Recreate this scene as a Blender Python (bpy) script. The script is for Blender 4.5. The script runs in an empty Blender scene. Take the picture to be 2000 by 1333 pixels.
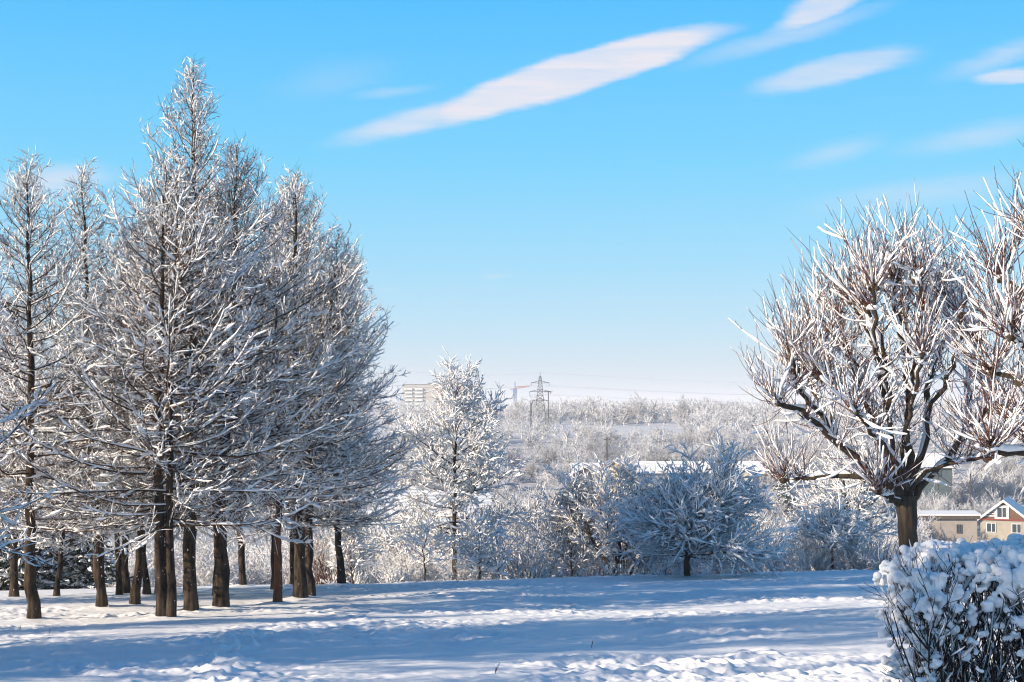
import bpy, math, random
import numpy as np

sc = bpy.context.scene
COL = sc.collection
R = math.radians
# ---------------------------------------------------------------- camera
F = 2778.0                      # focal length in photo pixels (50 mm on 36 mm)
HORIZON = 790.0
PITCH = math.atan((HORIZON - 666.5) / F)
cam_d = bpy.data.cameras.new('camera'); cam = bpy.data.objects.new('camera', cam_d); COL.objects.link(cam)
cam_d.sensor_width = 36.0; cam_d.lens = 50.0; cam_d.clip_start = 0.1; cam_d.clip_end = 20000
cam.location = (0, 0, 0); cam.rotation_euler = (R(90) + PITCH, 0, 0)
sc.camera = cam
# ---------------------------------------------------------------- light
SUN_EL, SUN_X, SUN_Y = R(20), -0.90, -0.44           # low winter sun, left and behind the camera
_n = math.hypot(SUN_X, SUN_Y); SUN_X /= _n; SUN_Y /= _n
TO_SUN = (SUN_X * math.cos(SUN_EL), SUN_Y * math.cos(SUN_EL), math.sin(SUN_EL))
sl = bpy.data.lights.new('sun', 'SUN'); sl.energy = 5.0; sl.angle = R(0.55); sl.color = (1.0, 0.83, 0.63)
so = bpy.data.objects.new('sun', sl); COL.objects.link(so)
so.rotation_euler = (R(90) - SUN_EL, 0, math.atan2(SUN_Y, SUN_X) + R(90))
sc.view_settings.view_transform = 'Standard'; sc.view_settings.look = 'None'
sc.view_settings.exposure = 0.70; sc.view_settings.gamma = 1.0
sc.cycles.max_bounces = 5; sc.cycles.diffuse_bounces = 2; sc.cycles.glossy_bounces = 2
sc.cycles.transparent_max_bounces = 4; sc.cycles.volume_bounces = 1
sc.cycles.filter_width = 1.15
sc.cycles.use_adaptive_sampling = True; sc.cycles.adaptive_threshold = 0.015
sc.cycles.use_denoising = True
sc.cycles.denoiser = 'OPENIMAGEDENOISE'; sc.cycles.denoising_input_passes = 'RGB_ALBEDO_NORMAL'; sc.cycles.denoising_prefilter = "ACCURATE"
sc.cycles.caustics_reflective = False; sc.cycles.caustics_refractive = False

def ray(px, py):
    x = (px - 1000.0) / F; v = -(py - 666.5) / F
    c, s = math.cos(PITCH), math.sin(PITCH)
    return np.array([x, c - v * s, s + v * c])
def at(px, py, d):
    r = ray(px, py); return r * (d / r[1])

world = bpy.data.worlds.new('World'); sc.world = world; world.use_nodes = True
nt = world.node_tree; nt.nodes.clear()
def N(tree, typ, **kw):
    n = tree.nodes.new(typ)
    for k, v in kw.items(): setattr(n, k, v)
    return n
def link(tree, a, b): tree.links.new(a, b)
wo = N(nt, 'ShaderNodeOutputWorld'); bg = N(nt, 'ShaderNodeBackground'); bg.inputs[1].default_value = 0.1
link(nt, bg.outputs[0], wo.inputs[0])
sky = N(nt, 'ShaderNodeTexSky', sky_type='NISHITA'); sky.sun_disc = False
sky.sun_elevation = SUN_EL; sky.sun_rotation = math.atan2(SUN_X, SUN_Y)
sky.air_density = 1.0; sky.dust_density = 0.3; sky.ozone_density = 3.0
tc = N(nt, 'ShaderNodeTexCoord'); sep = N(nt, 'ShaderNodeSeparateXYZ'); link(nt, tc.outputs['Generated'], sep.inputs[0])
ramp = N(nt, 'ShaderNodeValToRGB'); link(nt, sep.outputs['Z'], ramp.inputs[0])
SKY = [(0.0, (0.463, 0.474, 0.533)), (0.020, (0.411, 0.474, 0.542)), (0.055, (0.311, 0.470, 0.577)), (0.10, (0.218, 0.447, 0.603)),
       (0.17, (0.118, 0.407, 0.621)), (0.28, (0.048, 0.327, 0.630)), (0.42, (0.028, 0.152, 0.367)), (1.0, (0.023, 0.064, 0.165))]
e = ramp.color_ramp.elements
while len(e) < len(SKY): e.new(0.5)
for el, (p, c) in zip(e, SKY): el.position = p; el.color = (*c, 1)
mul = N(nt, 'ShaderNodeMix', data_type='RGBA', blend_type='MULTIPLY'); mul.inputs[0].default_value = 1.0
link(nt, ramp.outputs[0], mul.inputs[6]); mul.inputs[7].default_value = (10, 10, 10, 1)
mx = N(nt, 'ShaderNodeMix', data_type='RGBA'); mx.inputs[0].default_value = 0.95
link(nt, sky.outputs[0], mx.inputs[6]); link(nt, mul.outputs[2], mx.inputs[7])
# clouds: thin cirrus streaks fixed to directions of the sky
ymax = N(nt, 'ShaderNodeMath', operation='MAXIMUM'); link(nt, sep.outputs['Y'], ymax.inputs[0]); ymax.inputs[1].default_value = 0.02
dx = N(nt, 'ShaderNodeMath', operation='DIVIDE'); link(nt, sep.outputs['X'], dx.inputs[0]); link(nt, ymax.outputs[0], dx.inputs[1])
dz = N(nt, 'ShaderNodeMath', operation='DIVIDE'); link(nt, sep.outputs['Z'], dz.inputs[0]); link(nt, ymax.outputs[0], dz.inputs[1])
cmb = N(nt, 'ShaderNodeCombineXYZ'); link(nt, dx.outputs[0], cmb.inputs[0]); link(nt, dz.outputs[0], cmb.inputs[1])
def noise_of(vec, scale, detail, rough, rot=None, sc3=None):
    mp = N(nt, 'ShaderNodeMapping'); link(nt, vec, mp.inputs[0])
    if rot is not None: mp.inputs['Rotation'].default_value = (0, 0, rot)
    if sc3: mp.inputs['Scale'].default_value = sc3
    nz = N(nt, 'ShaderNodeTexNoise'); nz.inputs['Scale'].default_value = scale; nz.inputs['Detail'].default_value = detail
    nz.inputs['Roughness'].default_value = rough; link(nt, mp.outputs[0], nz.inputs[0]); return nz
warp = noise_of(cmb.outputs[0], 26, 8, 0.68, R(-16), (0.35, 1.3, 1))
ws = N(nt, 'ShaderNodeVectorMath', operation='SUBTRACT'); link(nt, warp.outputs['Color'], ws.inputs[0]); ws.inputs[1].default_value = (0.5, 0.5, 0.5)
wm = N(nt, 'ShaderNodeVectorMath', operation='MULTIPLY'); link(nt, ws.outputs[0], wm.inputs[0]); wm.inputs[1].default_value = (0.032, 0.0150, 0)
wa = N(nt, 'ShaderNodeVectorMath', operation='ADD'); link(nt, cmb.outputs[0], wa.inputs[0]); link(nt, wm.outputs[0], wa.inputs[1])
fib = noise_of(cmb.outputs[0], 60, 7, 0.65, R(-17), (0.13, 1.8, 1))
acc = None
# (px0, py0, px1, py1, half width px, strength, softness)
CL = [(610, 292, 1010, 178, 26, .75, .8), (780, 248, 1450, 45, 37, 1.0, .36), (690, 262, 840, 240, 14, .5, .9),
      (1290, 140, 1790, -5, 25, .42, .9), (1478, 64, 1740, -45, 27, .85, .6), (1440, 185, 1820, 95, 30, .66, .6), (1560, 150, 1830, 105, 24, .45, 1.0),
      (1800, 165, 2100, 60, 26, .45, 1.0), (1880, 155, 2060, 143, 15, .75, .6), (1500, 330, 1770, 265, 26, .36, 1.0),
      (1700, 305, 2150, 225, 30, .42, 1.0), (1500, 420, 2120, 330, 36, .32, 1.0), (-60, 370, 260, 340, 34, .75, 1.0), (500, 190, 800, 120, 45, .16, 1.0),
      (660, 195, 860, 165, 14, .28, 1.0), (920, 540, 1000, 533, 6, .25, 1.0), (720, 566, 800, 560, 4, .15, 1.0)]
for (x0, y0, x1, y1, hw, st, soft) in CL:
    r0, r1 = ray(x0, y0), ray(x1, y1)
    a0 = np.array([r0[0] / r0[1], r0[2] / r0[1]]); a1 = np.array([r1[0] / r1[1], r1[2] / r1[1]])
    c = (a0 + a1) / 2; L = np.linalg.norm(a1 - a0) / 2; ang = math.atan2(a1[1] - a0[1], a1[0] - a0[0])
    mp = N(nt, 'ShaderNodeMapping', vector_type='TEXTURE'); link(nt, wa.outputs[0], mp.inputs[0])
    mp.inputs['Location'].default_value = (c[0], c[1], 0); mp.inputs['Rotation'].default_value = (0, 0, ang)
    mp.inputs['Scale'].default_value = (L * 1.05, hw / F * 1.25, 1)
    gr = N(nt, 'ShaderNodeTexGradient', gradient_type='SPHERICAL'); link(nt, mp.outputs[0], gr.inputs[0])
    mr = N(nt, 'ShaderNodeMapRange', interpolation_type='SMOOTHSTEP'); link(nt, gr.outputs['Fac'], mr.inputs[0])
    mr.inputs[1].default_value = 0.0; mr.inputs[2].default_value = soft; mr.inputs[3].default_value = 0; mr.inputs[4].default_value = st
    if acc is None: acc = mr.outputs[0]
    else:
        m = N(nt, 'ShaderNodeMath', operation='MAXIMUM'); link(nt, acc, m.inputs[0]); link(nt, mr.outputs[0], m.inputs[1]); acc = m.outputs[0]
fm = N(nt, 'ShaderNodeMapRange'); link(nt, fib.outputs['Fac'], fm.inputs[0]); fm.inputs[1].default_value = 0.3; fm.inputs[2].default_value = 0.66; fm.inputs[3].default_value = 0.66; fm.inputs[4].default_value = 1.08
cf = N(nt, 'ShaderNodeMath', operation='MULTIPLY', use_clamp=True); link(nt, acc, cf.inputs[0]); link(nt, fm.outputs[0], cf.inputs[1])
cm = N(nt, 'ShaderNodeMix', data_type='RGBA'); link(nt, cf.outputs[0], cm.inputs[0]); link(nt, mx.outputs[2], cm.inputs[6])
cm.inputs[7].default_value = (5.05, 5.0, 5.5, 1)
link(nt, cm.outputs[2], bg.inputs[0])

# ---------------------------------------------------------------- ground shape
_rs = np.random.RandomState(7); _LAT = _rs.rand(257, 257)
def vn(x, y, seed=0):
    x = np.asarray(x, float) + seed * 17.31; y = np.asarray(y, float) + seed * 9.77
    xi = np.floor(x).astype(int); yi = np.floor(y).astype(int); fx = x - xi; fy = y - yi
    fx = fx * fx * (3 - 2 * fx); fy = fy * fy * (3 - 2 * fy)
    a = _LAT[xi % 257, yi % 257]; b = _LAT[(xi + 1) % 257, yi % 257]; c = _LAT[xi % 257, (yi + 1) % 257]; d = _LAT[(xi + 1) % 257, (yi + 1) % 257]
    return (a * (1 - fx) + b * fx) * (1 - fy) + (c * (1 - fx) + d * fx) * fy
_PY = np.array([-4000, -40, 0, 20, 40, 49, 53, 58, 64, 75, 95, 130, 170, 210, 260, 310, 360, 420, 480, 540, 620, 720, 1000, 2000, 6000.])
_PZ = np.array([-1.0, 0.6, -1.6, -3.4, -5.2, -6.02, -6.5, -7.35, -8.4, -10.1, -12.2, -15.2, -17.6, -19.2, -19.8, -19.6, -18.0, -14.6, -11.4, -9.9, -8.8, -7.6, -7.5, -9, -20.])
_sl = np.gradient(_PZ, _PY)
def prof(y):
    y = np.asarray(y, float); i = np.clip(np.searchsorted(_PY, y) - 1, 0, len(_PY) - 2)
    h = _PY[i + 1] - _PY[i]; t = np.clip((y - _PY[i]) / h, 0, 1)
    return (2*t**3-3*t**2+1)*_PZ[i] + (t**3-2*t**2+t)*h*_sl[i] + (-2*t**3+3*t**2)*_PZ[i+1] + (t**3-t**2)*h*_sl[i+1]
def G0(x, y):
    x = np.asarray(x, float); y = np.asarray(y, float)
    return prof(y - .20 * np.clip(x, -30, 30) * np.clip((y - 5) / 40, 0, 1) * np.clip((140 - y) / 80, 0, 1))
def relief(x, y):
    d = np.hypot(x, y); near = np.clip((75 - d) / 25, 0, 1)
    z = 0.10 * (vn(x / 4.2, y / 4.2, 1) - .5) + 0.05 * (vn(x / 1.5, y / 1.5, 2) - .5)
    clump = np.clip(vn(x / 2.4, y / 2.0, 8) * 2 - .5, 0.2, 1.1) * (.6 + .8 * vn(x / .9, y / .9, 12))
    z2 = 0.030 * clump * (1 - np.abs(2 * vn(x / .62, y / .5, 3) - 1)) + 0.062 * clump * (vn(x / .25, y / .23, 4) - .5) + 0.050 * clump * (vn(x / .12, y / .12, 5) - .5) + .024 * clump * (vn(x / .06, y / .07, 9) - .5)
    far = 1.2 * (vn(x / 40, y / 40, 6) - .5) * np.clip((d - 90) / 100, 0, 1)
    return (z + z2) * near + far
def G(x, y): return G0(x, y) + relief(x, y)
def hit(px, py):
    r = ray(px, py); ds = np.arange(8, 80, .02)
    x = ds * r[0] / r[1]; z = ds * r[2] / r[1]
    gap = z - G0(x, ds); k = np.nonzero(gap <= 0)[0]
    d = ds[k[0]] if len(k) and ds[k[0]] < 54 else ds[:2300][np.argmin(gap[:2300])]
    return np.array([d * r[0] / r[1], d, float(G(d * r[0] / r[1], d))])
def gz(x, y): return float(G(np.array([x]), np.array([y]))[0])

# ---------------------------------------------------------------- materials
def mat(name, rough=0.8):
    m = bpy.data.materials.new(name); m.use_nodes = True
    b = m.node_tree.nodes['Principled BSDF']; b.inputs['Roughness'].default_value = rough
    b.inputs['Specular IOR Level'].default_value = 0.25
    return m, m.node_tree, b
def tex(t, scale, detail=4, rough=.6, stretch=None, kind='ShaderNodeTexNoise'):
    co = N(t, 'ShaderNodeTexCoord'); mp = N(t, 'ShaderNodeMapping'); link(t, co.outputs['Object'], mp.inputs[0])
    if stretch: mp.inputs['Scale'].default_value = stretch
    n = N(t, kind); link(t, mp.outputs[0], n.inputs[0]); n.inputs['Scale'].default_value = scale
    if kind == 'ShaderNodeTexNoise': n.inputs['Detail'].default_value = detail; n.inputs['Roughness'].default_value = rough
    return n
def two_tone(name, c0, c1, scale=6, rough=.85, stretch=None, lo=.35, hi=.65, bump=0.0, bdist=.02, detail=5):
    m, t, b = mat(name, rough); n = tex(t, scale, detail, .65, stretch)
    r = N(t, 'ShaderNodeValToRGB'); link(t, n.outputs['Fac'], r.inputs[0])
    r.color_ramp.elements[0].position = lo; r.color_ramp.elements[0].color = (*c0, 1)
    r.color_ramp.elements[1].position = hi; r.color_ramp.elements[1].color = (*c1, 1)
    link(t, r.outputs[0], b.inputs['Base Color'])
    if bump:
        bp = N(t, 'ShaderNodeBump'); bp.inputs['Strength'].default_value = bump; bp.inputs['Distance'].default_value = bdist
        link(t, n.outputs['Fac'], bp.inputs['Height']); link(t, bp.outputs[0], b.inputs['Normal'])
    return m
def plain(name, c, rough=.8): return two_tone(name, tuple(v * .85 for v in c), c, 3, rough)
SNOW = two_tone('branch_snow', (.84, .85, .87), (.93, .92, .91), 30, .7, bump=.55, bdist=.012, detail=7)
GSNOW = two_tone('ground_snow', (.85, .86, .88), (.92, .92, .92), 1.2, .65, bump=.35, bdist=.02, detail=8)
def scrub_beyond(m):          # below the brow the snow is broken by frosted grass and scrub
    t = m.node_tree; b = t.nodes['Principled BSDF']; src = b.inputs['Base Color'].links[0].from_socket
    co = N(t, 'ShaderNodeTexCoord'); sp_ = N(t, 'ShaderNodeSeparateXYZ'); link(t, co.outputs['Object'], sp_.inputs[0])
    mr = N(t, 'ShaderNodeMapRange'); link(t, sp_.outputs['Y'], mr.inputs[0]); mr.inputs[1].default_value = 54; mr.inputs[2].default_value = 66
    m2 = N(t, 'ShaderNodeMapRange'); link(t, sp_.outputs['Y'], m2.inputs[0]); m2.inputs[1].default_value = 470; m2.inputs[2].default_value = 495; m2.inputs[3].default_value = 1; m2.inputs[4].default_value = .6
    mm = N(t, 'ShaderNodeMath', operation='MULTIPLY'); link(t, mr.outputs[0], mm.inputs[0]); link(t, m2.outputs[0], mm.inputs[1])
    n = tex(t, .35, 6, .75); r = N(t, 'ShaderNodeValToRGB'); link(t, n.outputs['Fac'], r.inputs[0]); r.color_ramp.elements[0].position = .35; r.color_ramp.elements[0].color = (.30, .28, .27, 1); r.color_ramp.elements[1].position = .68; r.color_ramp.elements[1].color = (.70, .69, .70, 1)
    mx_ = N(t, 'ShaderNodeMix', data_type='RGBA'); link(t, mm.outputs[0], mx_.inputs[0]); link(t, src, mx_.inputs[6]); link(t, r.outputs[0], mx_.inputs[7]); link(t, mx_.outputs[2], b.inputs['Base Color'])
scrub_beyond(GSNOW)
BARK = two_tone('larch_bark', (.010, .008, .006), (.085, .060, .041), 9, .95, (1, 1, .25), .40, .64, bump=1.0, bdist=.04, detail=8)
BARKP = two_tone('linden_bark', (.022, .017, .012), (.085, .066, .046), 14, .9, (1, 1, .12), .35, .7, bump=.8, bdist=.02, detail=7)
BARKR = two_tone('red_pine_bark', (.06, .025, .015), (.17, .075, .045), 12, .9, (1, 1, .3), .35, .7, bump=.8, bdist=.02)
TWIG = two_tone('larch_twig', (.026, .016, .010), (.105, .060, .036), 3, .85)
TWIGR = two_tone('linden_shoot', (.06, .022, .017), (.135, .056, .041), 4, .7)
TWIGB = two_tone('bush_twig', (.10, .065, .045), (.22, .15, .10), 2, .85)
TWIGD = two_tone('dark_twig', (.022, .018, .016), (.065, .05, .04), 2, .85)
RUST = two_tone('dry_leaf', (.16, .07, .03), (.30, .15, .06), 8, .8)
def frost(name, c_snow, c_wood, cover):
    m, t, b = mat(name, .85); g = N(t, 'ShaderNodeNewGeometry'); s = N(t, 'ShaderNodeSeparateXYZ'); link(t, g.outputs['Normal'], s.inputs[0])
    n = tex(t, 1.3, 3); a = N(t, 'ShaderNodeMath', operation='MULTIPLY_ADD'); link(t, n.outputs['Fac'], a.inputs[0]); a.inputs[1].default_value = 1.6; link(t, s.outputs['Z'], a.inputs[2])
    r = N(t, 'ShaderNodeValToRGB'); mr = N(t, 'ShaderNodeMapRange'); link(t, a.outputs[0], mr.inputs[0]); mr.inputs[1].default_value = -.2 ; mr.inputs[2].default_value = 1.8
    link(t, mr.outputs[0], r.inputs[0]); p = .5 - cover * .5
    r.color_ramp.elements[0].position = p - .08; r.color_ramp.elements[0].color = (*c_wood, 1)
    r.color_ramp.elements[1].position = p + .16; r.color_ramp.elements[1].color = (*c_snow, 1)
    link(t, r.outputs[0], b.inputs['Base Color']); return m
FROST = frost('hoar_frost', (.74, .75, .78), (.27, .26, .27), .42)
FROSTD = frost('hoar_frost_thin', (.66, .67, .70), (.18, .17, .175), .26)
FROSTB = frost('hoar_frost_brown', (.60, .52, .48), (.16, .10, .075), .22)

# ---------------------------------------------------------------- mesh helpers
def nrm(v): return v / np.maximum(np.linalg.norm(v, axis=-1, keepdims=True), 1e-9)
def mesh_obj(name, V, Q, m, parent=None, smooth=True, T=None):
    me = bpy.data.meshes.new(name); V = np.ascontiguousarray(V, np.float32)
    Q = np.zeros((0, 4), int) if Q is None else np.asarray(Q); T = np.zeros((0, 3), int) if T is None else np.asarray(T)
    me.vertices.add(len(V)); me.vertices.foreach_set('co', V.ravel())
    nl = Q.size + T.size; me.loops.add(nl); me.polygons.add(len(Q) + len(T))
    me.loops.foreach_set('vertex_index', np.concatenate([Q.ravel(), T.ravel()]).astype(np.int32))
    st = np.concatenate([np.arange(len(Q)) * 4, Q.size + np.arange(len(T)) * 3]).astype(np.int32)
    me.polygons.foreach_set('loop_start', st)
    me.polygons.foreach_set('use_smooth', np.full(len(Q) + len(T), smooth, bool))
    me.update(calc_edges=True); me.materials.append(m)
    o = bpy.data.objects.new(name, me); COL.objects.link(o)
    if parent is not None: o.parent = parent
    return o
def frames(P):
    T = nrm(np.gradient(P, axis=1)); md = nrm(P[:, -1] - P[:, 0])
    ref = np.where(np.abs(md[:, 2:3]) > .93, np.array([[-.75, -.45, .35]]), np.array([[0, 0, 1.]]))[:, None, :]
    S = nrm(np.cross(T, np.broadcast_to(ref, T.shape))); U = np.cross(S, T); return T, S, U
class Acc:
    def __init__(s): s.V = []; s.Q = []; s.T = []; s.n = 0
    def add(s, V, Q=None, T=None):
        s.V.append(V)
        if Q is not None: s.Q.append(np.asarray(Q) + s.n)
        if T is not None: s.T.append(np.asarray(T) + s.n)
        s.n += len(V)
    def rings(s, C, A, B, ra, rb, sides, ph=0.0):       # C [N,K,3], axes A,B, radii [N,K]
        n, K = C.shape[:2]; th = np.arange(sides) / sides * 2 * np.pi + ph
        V = C[:, :, None] + A[:, :, None] * (ra[:, :, None, None] * np.cos(th)[None, None, :, None]) + B[:, :, None] * (rb[:, :, None, None] * np.sin(th)[None, None, :, None])
        i = np.arange(n)[:, None, None] * K * sides + np.arange(K - 1)[None, :, None] * sides
        j = np.arange(sides)[None, None, :]; j2 = (j + 1) % sides
        Q = np.stack([i + j, i + j2, i + sides + j2, i + sides + j], -1).reshape(-1, 4)
        s.add(V.reshape(-1, 3), Q)
    def tubes(s, P, Rd, sides=3):
        if len(P) == 0: return
        T, S, U = frames(P); s.rings(P, S, U, Rd, Rd, sides)
    def box(s, c, size, rot=0.0):
        x, y, z = [v / 2 for v in size]
        V = np.array([[-x,-y,-z],[x,-y,-z],[x,y,-z],[-x,y,-z],[-x,-y,z],[x,-y,z],[x,y,z],[-x,y,z]])
        cr, sr = math.cos(rot), math.sin(rot); V = V @ np.array([[cr, sr, 0], [-sr, cr, 0], [0, 0, 1]]) + np.array(c)
        s.add(V, [[0,3,2,1],[4,5,6,7],[0,1,5,4],[1,2,6,5],[2,3,7,6],[3,0,4,7]])
    def bar(s, a, b, r, sides=4):
        P = np.array([[a, b]], float); T, S, U = frames(P); rr = np.full((1, 2), r); s.rings(P, S, U, rr, rr, sides)
    def build(s, name, m, parent=None, smooth=True):
        V = np.concatenate(s.V) if s.V else np.zeros((0, 3))
        return mesh_obj(name, V, np.concatenate(s.Q) if s.Q else None, m, parent, smooth, np.concatenate(s.T) if s.T else None)
def tag(o, label=None, cat=None, group=None, kind=None):
    for k, v in (('label', label), ('category', cat), ('group', group), ('kind', kind)):
        if v: o[k] = v
    return o
def empty(name, loc, label, cat, group=None, rz=0, s=1):
    o = bpy.data.objects.new(name, None); COL.objects.link(o); o.location = loc; o.rotation_euler = (0, 0, rz)
    o.scale = (s, s, s) if np.isscalar(s) else s
    o.empty_display_size = .2
    return tag(o, label, cat, group)
def dup(root, loc, rz=0, s=1, label=None, group=None):
    r = root.copy(); COL.objects.link(r); r.location = loc; r.rotation_euler = (0, 0, rz); r.scale = (s, s, s) if np.isscalar(s) else s
    if label: r['label'] = label
    if group: r['group'] = group
    for ch in root.children:
        c = ch.copy(); COL.objects.link(c); c.parent = r
    return r

# ---------------------------------------------------------------- growing branches
def grow(base, d, L, K, up, wig, rng, late=True):
    n = len(base); p = base.copy(); d = nrm(d); out = [p.copy()]; st = (L / (K - 1))[:, None]
    up = np.broadcast_to(np.asarray(up, float), (n,))[:, None]
    for k in range(1, K):
        w = 2 * k / K if late else 1
        d = nrm(d + up * w / (K - 1) * np.array([[0, 0, 1.]]) + wig / math.sqrt(K) * rng.randn(n, 3))
        p = p + d * st; out.append(p.copy())
    return np.stack(out, 1)
def plen(P): return np.linalg.norm(np.diff(P, axis=1), axis=2).sum(1)
def spawn(P, Rd, dens, t0, t1, ang, rng, flat=0.0, upb=0.0, angv=.2):
    L = plen(P); cnt = np.maximum(rng.poisson(np.maximum(L * dens * (t1 - t0), 0)), 1); idx = np.repeat(np.arange(len(P)), cnt); n = len(idx)
    t = t0 + (t1 - t0) * rng.rand(n); K = P.shape[1]; f = t * (K - 1); k = np.minimum(f.astype(int), K - 2); w = (f - k)[:, None]
    base = P[idx, k] * (1 - w) + P[idx, k + 1] * w; rad = Rd[idx, k] * (1 - w[:, 0]) + Rd[idx, k + 1] * w[:, 0]
    T = nrm(P[idx, k + 1] - P[idx, k]); ref = np.where(np.abs(T[:, 2:3]) > .95, np.array([[1., 0, 0]]), np.array([[0, 0, 1.]]))
    S = nrm(np.cross(T, ref)); U = np.cross(S, T); ph = rng.rand(n) * 2 * np.pi
    if flat: ph = np.where(rng.rand(n) < .5, 0, np.pi) + rng.randn(n) * (1 - flat) * 1.6
    a = ang * (1 + angv * rng.randn(n)); perp = np.cos(ph)[:, None] * S + np.sin(ph)[:, None] * U
    d = np.cos(a)[:, None] * T + np.sin(a)[:, None] * perp; d[:, 2] += upb
    return base, nrm(d), rad, t, idx
def taper(r0, K, tip=.25, pw=1.0):
    return r0[:, None] * (1 - (1 - tip) * (np.linspace(0, 1, K)[None] ** pw))
def snow_on(acc, P, Rd, W, H, rng, prob=1.0, sides=5, gap=.15, steep=.35, rough=.45, t1=1.0):
    if prob < 1: k = rng.rand(len(P)) < prob; P = P[k]; Rd = Rd[k]
    if len(P) == 0: return
    if sides >= 6:
        P = np.concatenate([P[:, :1], P[:, :1] * .88 + P[:, 1:2] * .12, P[:, 1:-1], P[:, -2:-1] * .14 + P[:, -1:] * .86, P[:, -1:]], 1); Rd = np.concatenate([Rd[:, :1], Rd[:, :1], Rd[:, 1:-1], Rd[:, -1:], Rd[:, -1:]], 1)
    n, K = P.shape[:2]; T, S, U = frames(P); hz = np.sqrt(np.clip(1 - T[:, :, 2] ** 2, 0, 1))
    amt = (1 - rough) + 2 * rough * rng.rand(n, K); amt *= (.6 + .8 * rng.rand(n, 1))
    amt *= steep + (1 - steep) * hz
    amt[rng.rand(n, K) < gap] *= .12
    end = np.ones(K); end[0] = .35; end[-1] = .3
    if sides >= 6: end[1] = .85; end[-2] = .85
    if t1 < 1: end[np.linspace(0, 1, K) > t1] = .05
    amt = amt * end
    w = (Rd * .75 + W) * np.minimum(amt, 1.5); h = H * amt
    C = P + U * (Rd * .55 + h * .62)[:, :, None] + S * (rng.randn(n, K) * W * .15)[:, :, None]
    acc.rings(C, S, U, w, h, sides, ph=np.pi / 2)
def trunk_path(pts, K, rng=None, wig=0):
    pts = np.array(pts, float); s = np.concatenate([[0], np.cumsum(np.linalg.norm(np.diff(pts, axis=0), axis=1))])
    t = np.linspace(0, s[-1], K); P = np.stack([np.interp(t, s, pts[:, i]) for i in range(3)], 1)
    for _ in range(2): P[1:-1] = .25 * P[:-2] + .5 * P[1:-1] + .25 * P[2:]
    if rng is not None: P[1:-1] += rng.randn(K - 2, 3) * wig * np.array([1, 1, .2])
    return P

# ================================================================= SETTING
def build_ground():
    fine = np.linspace(-.47, .47, 980); side = np.concatenate([np.linspace(-math.pi, -1.2, 30, endpoint=False), np.linspace(-1.2, -.47, 60, endpoint=False)])
    an = np.concatenate([side, fine, -side[::-1][:-1]])
    rr = [.4]
    while rr[-1] < 5500: r = rr[-1]; rr.append(r * (1.0024 if 12 < r < 56 else 1.006 if 12 < r < 64 else 1.012 if 5 < r < 11 else 1.05 if r < 5 else 1.012 if r < 120 else 1.03))
    rr = np.array(rr); A, Rr = np.meshgrid(an, rr); X = Rr * np.sin(A); Y = Rr * np.cos(A); Z = G(X, Y)
    rng = np.random.RandomState(5)
    def pit(p, s, dep):
        q = ((X - p[0]) ** 2 + (Y - p[1]) ** 2) / (s * s); Z[:] += -dep * np.exp(-q) + dep * .35 * np.exp(-((np.sqrt(q) - 1.5) ** 2) * 4)
    for (a, b, n) in (((446, 1345), (436, 1268), 22), ((436, 1268), (520, 1240), 7), ((432, 1270), (380, 1262), 6), ((1098, 1200), (1104, 1180), 5), ((1240, 1212), (1300, 1222), 7), ((700, 1215), (640, 1200), 6), ((1330, 1330), (1500, 1270), 9)):
        pa, pb = hit(*a), hit(*b)
        for i in range(n):
            f = (i + .5) / n; p = pa * (1 - f) + pb * f + rng.randn(3) * .16; pit(p, .10 + .05 * rng.rand(), .09 + .09 * rng.rand())
    for p, s, h in MOUNDS:
        q = ((X - p[0]) ** 2 + (Y - p[1]) ** 2) / (s * s); Z[:] += h * np.exp(-q)
    nr, na = X.shape; V = np.stack([X, Y, Z], -1).reshape(-1, 3)
    i = np.arange(nr - 1)[:, None] * na; j = np.arange(na)[None]; j2 = (j + 1) % na
    Q = np.stack([i + j, i + na + j, i + na + j2, i + j2], -1).reshape(-1, 4)[:, ::-1]
    V = np.concatenate([V, [[0, 0, gz(0, 0)]]]); T = np.stack([np.arange(na), (np.arange(na) + 1) % na, np.full(na, len(V) - 1)], 1)
    tag(mesh_obj('snow_ground', V, Q, GSNOW, None, True, T), kind='structure')
MOUNDS = []

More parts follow.
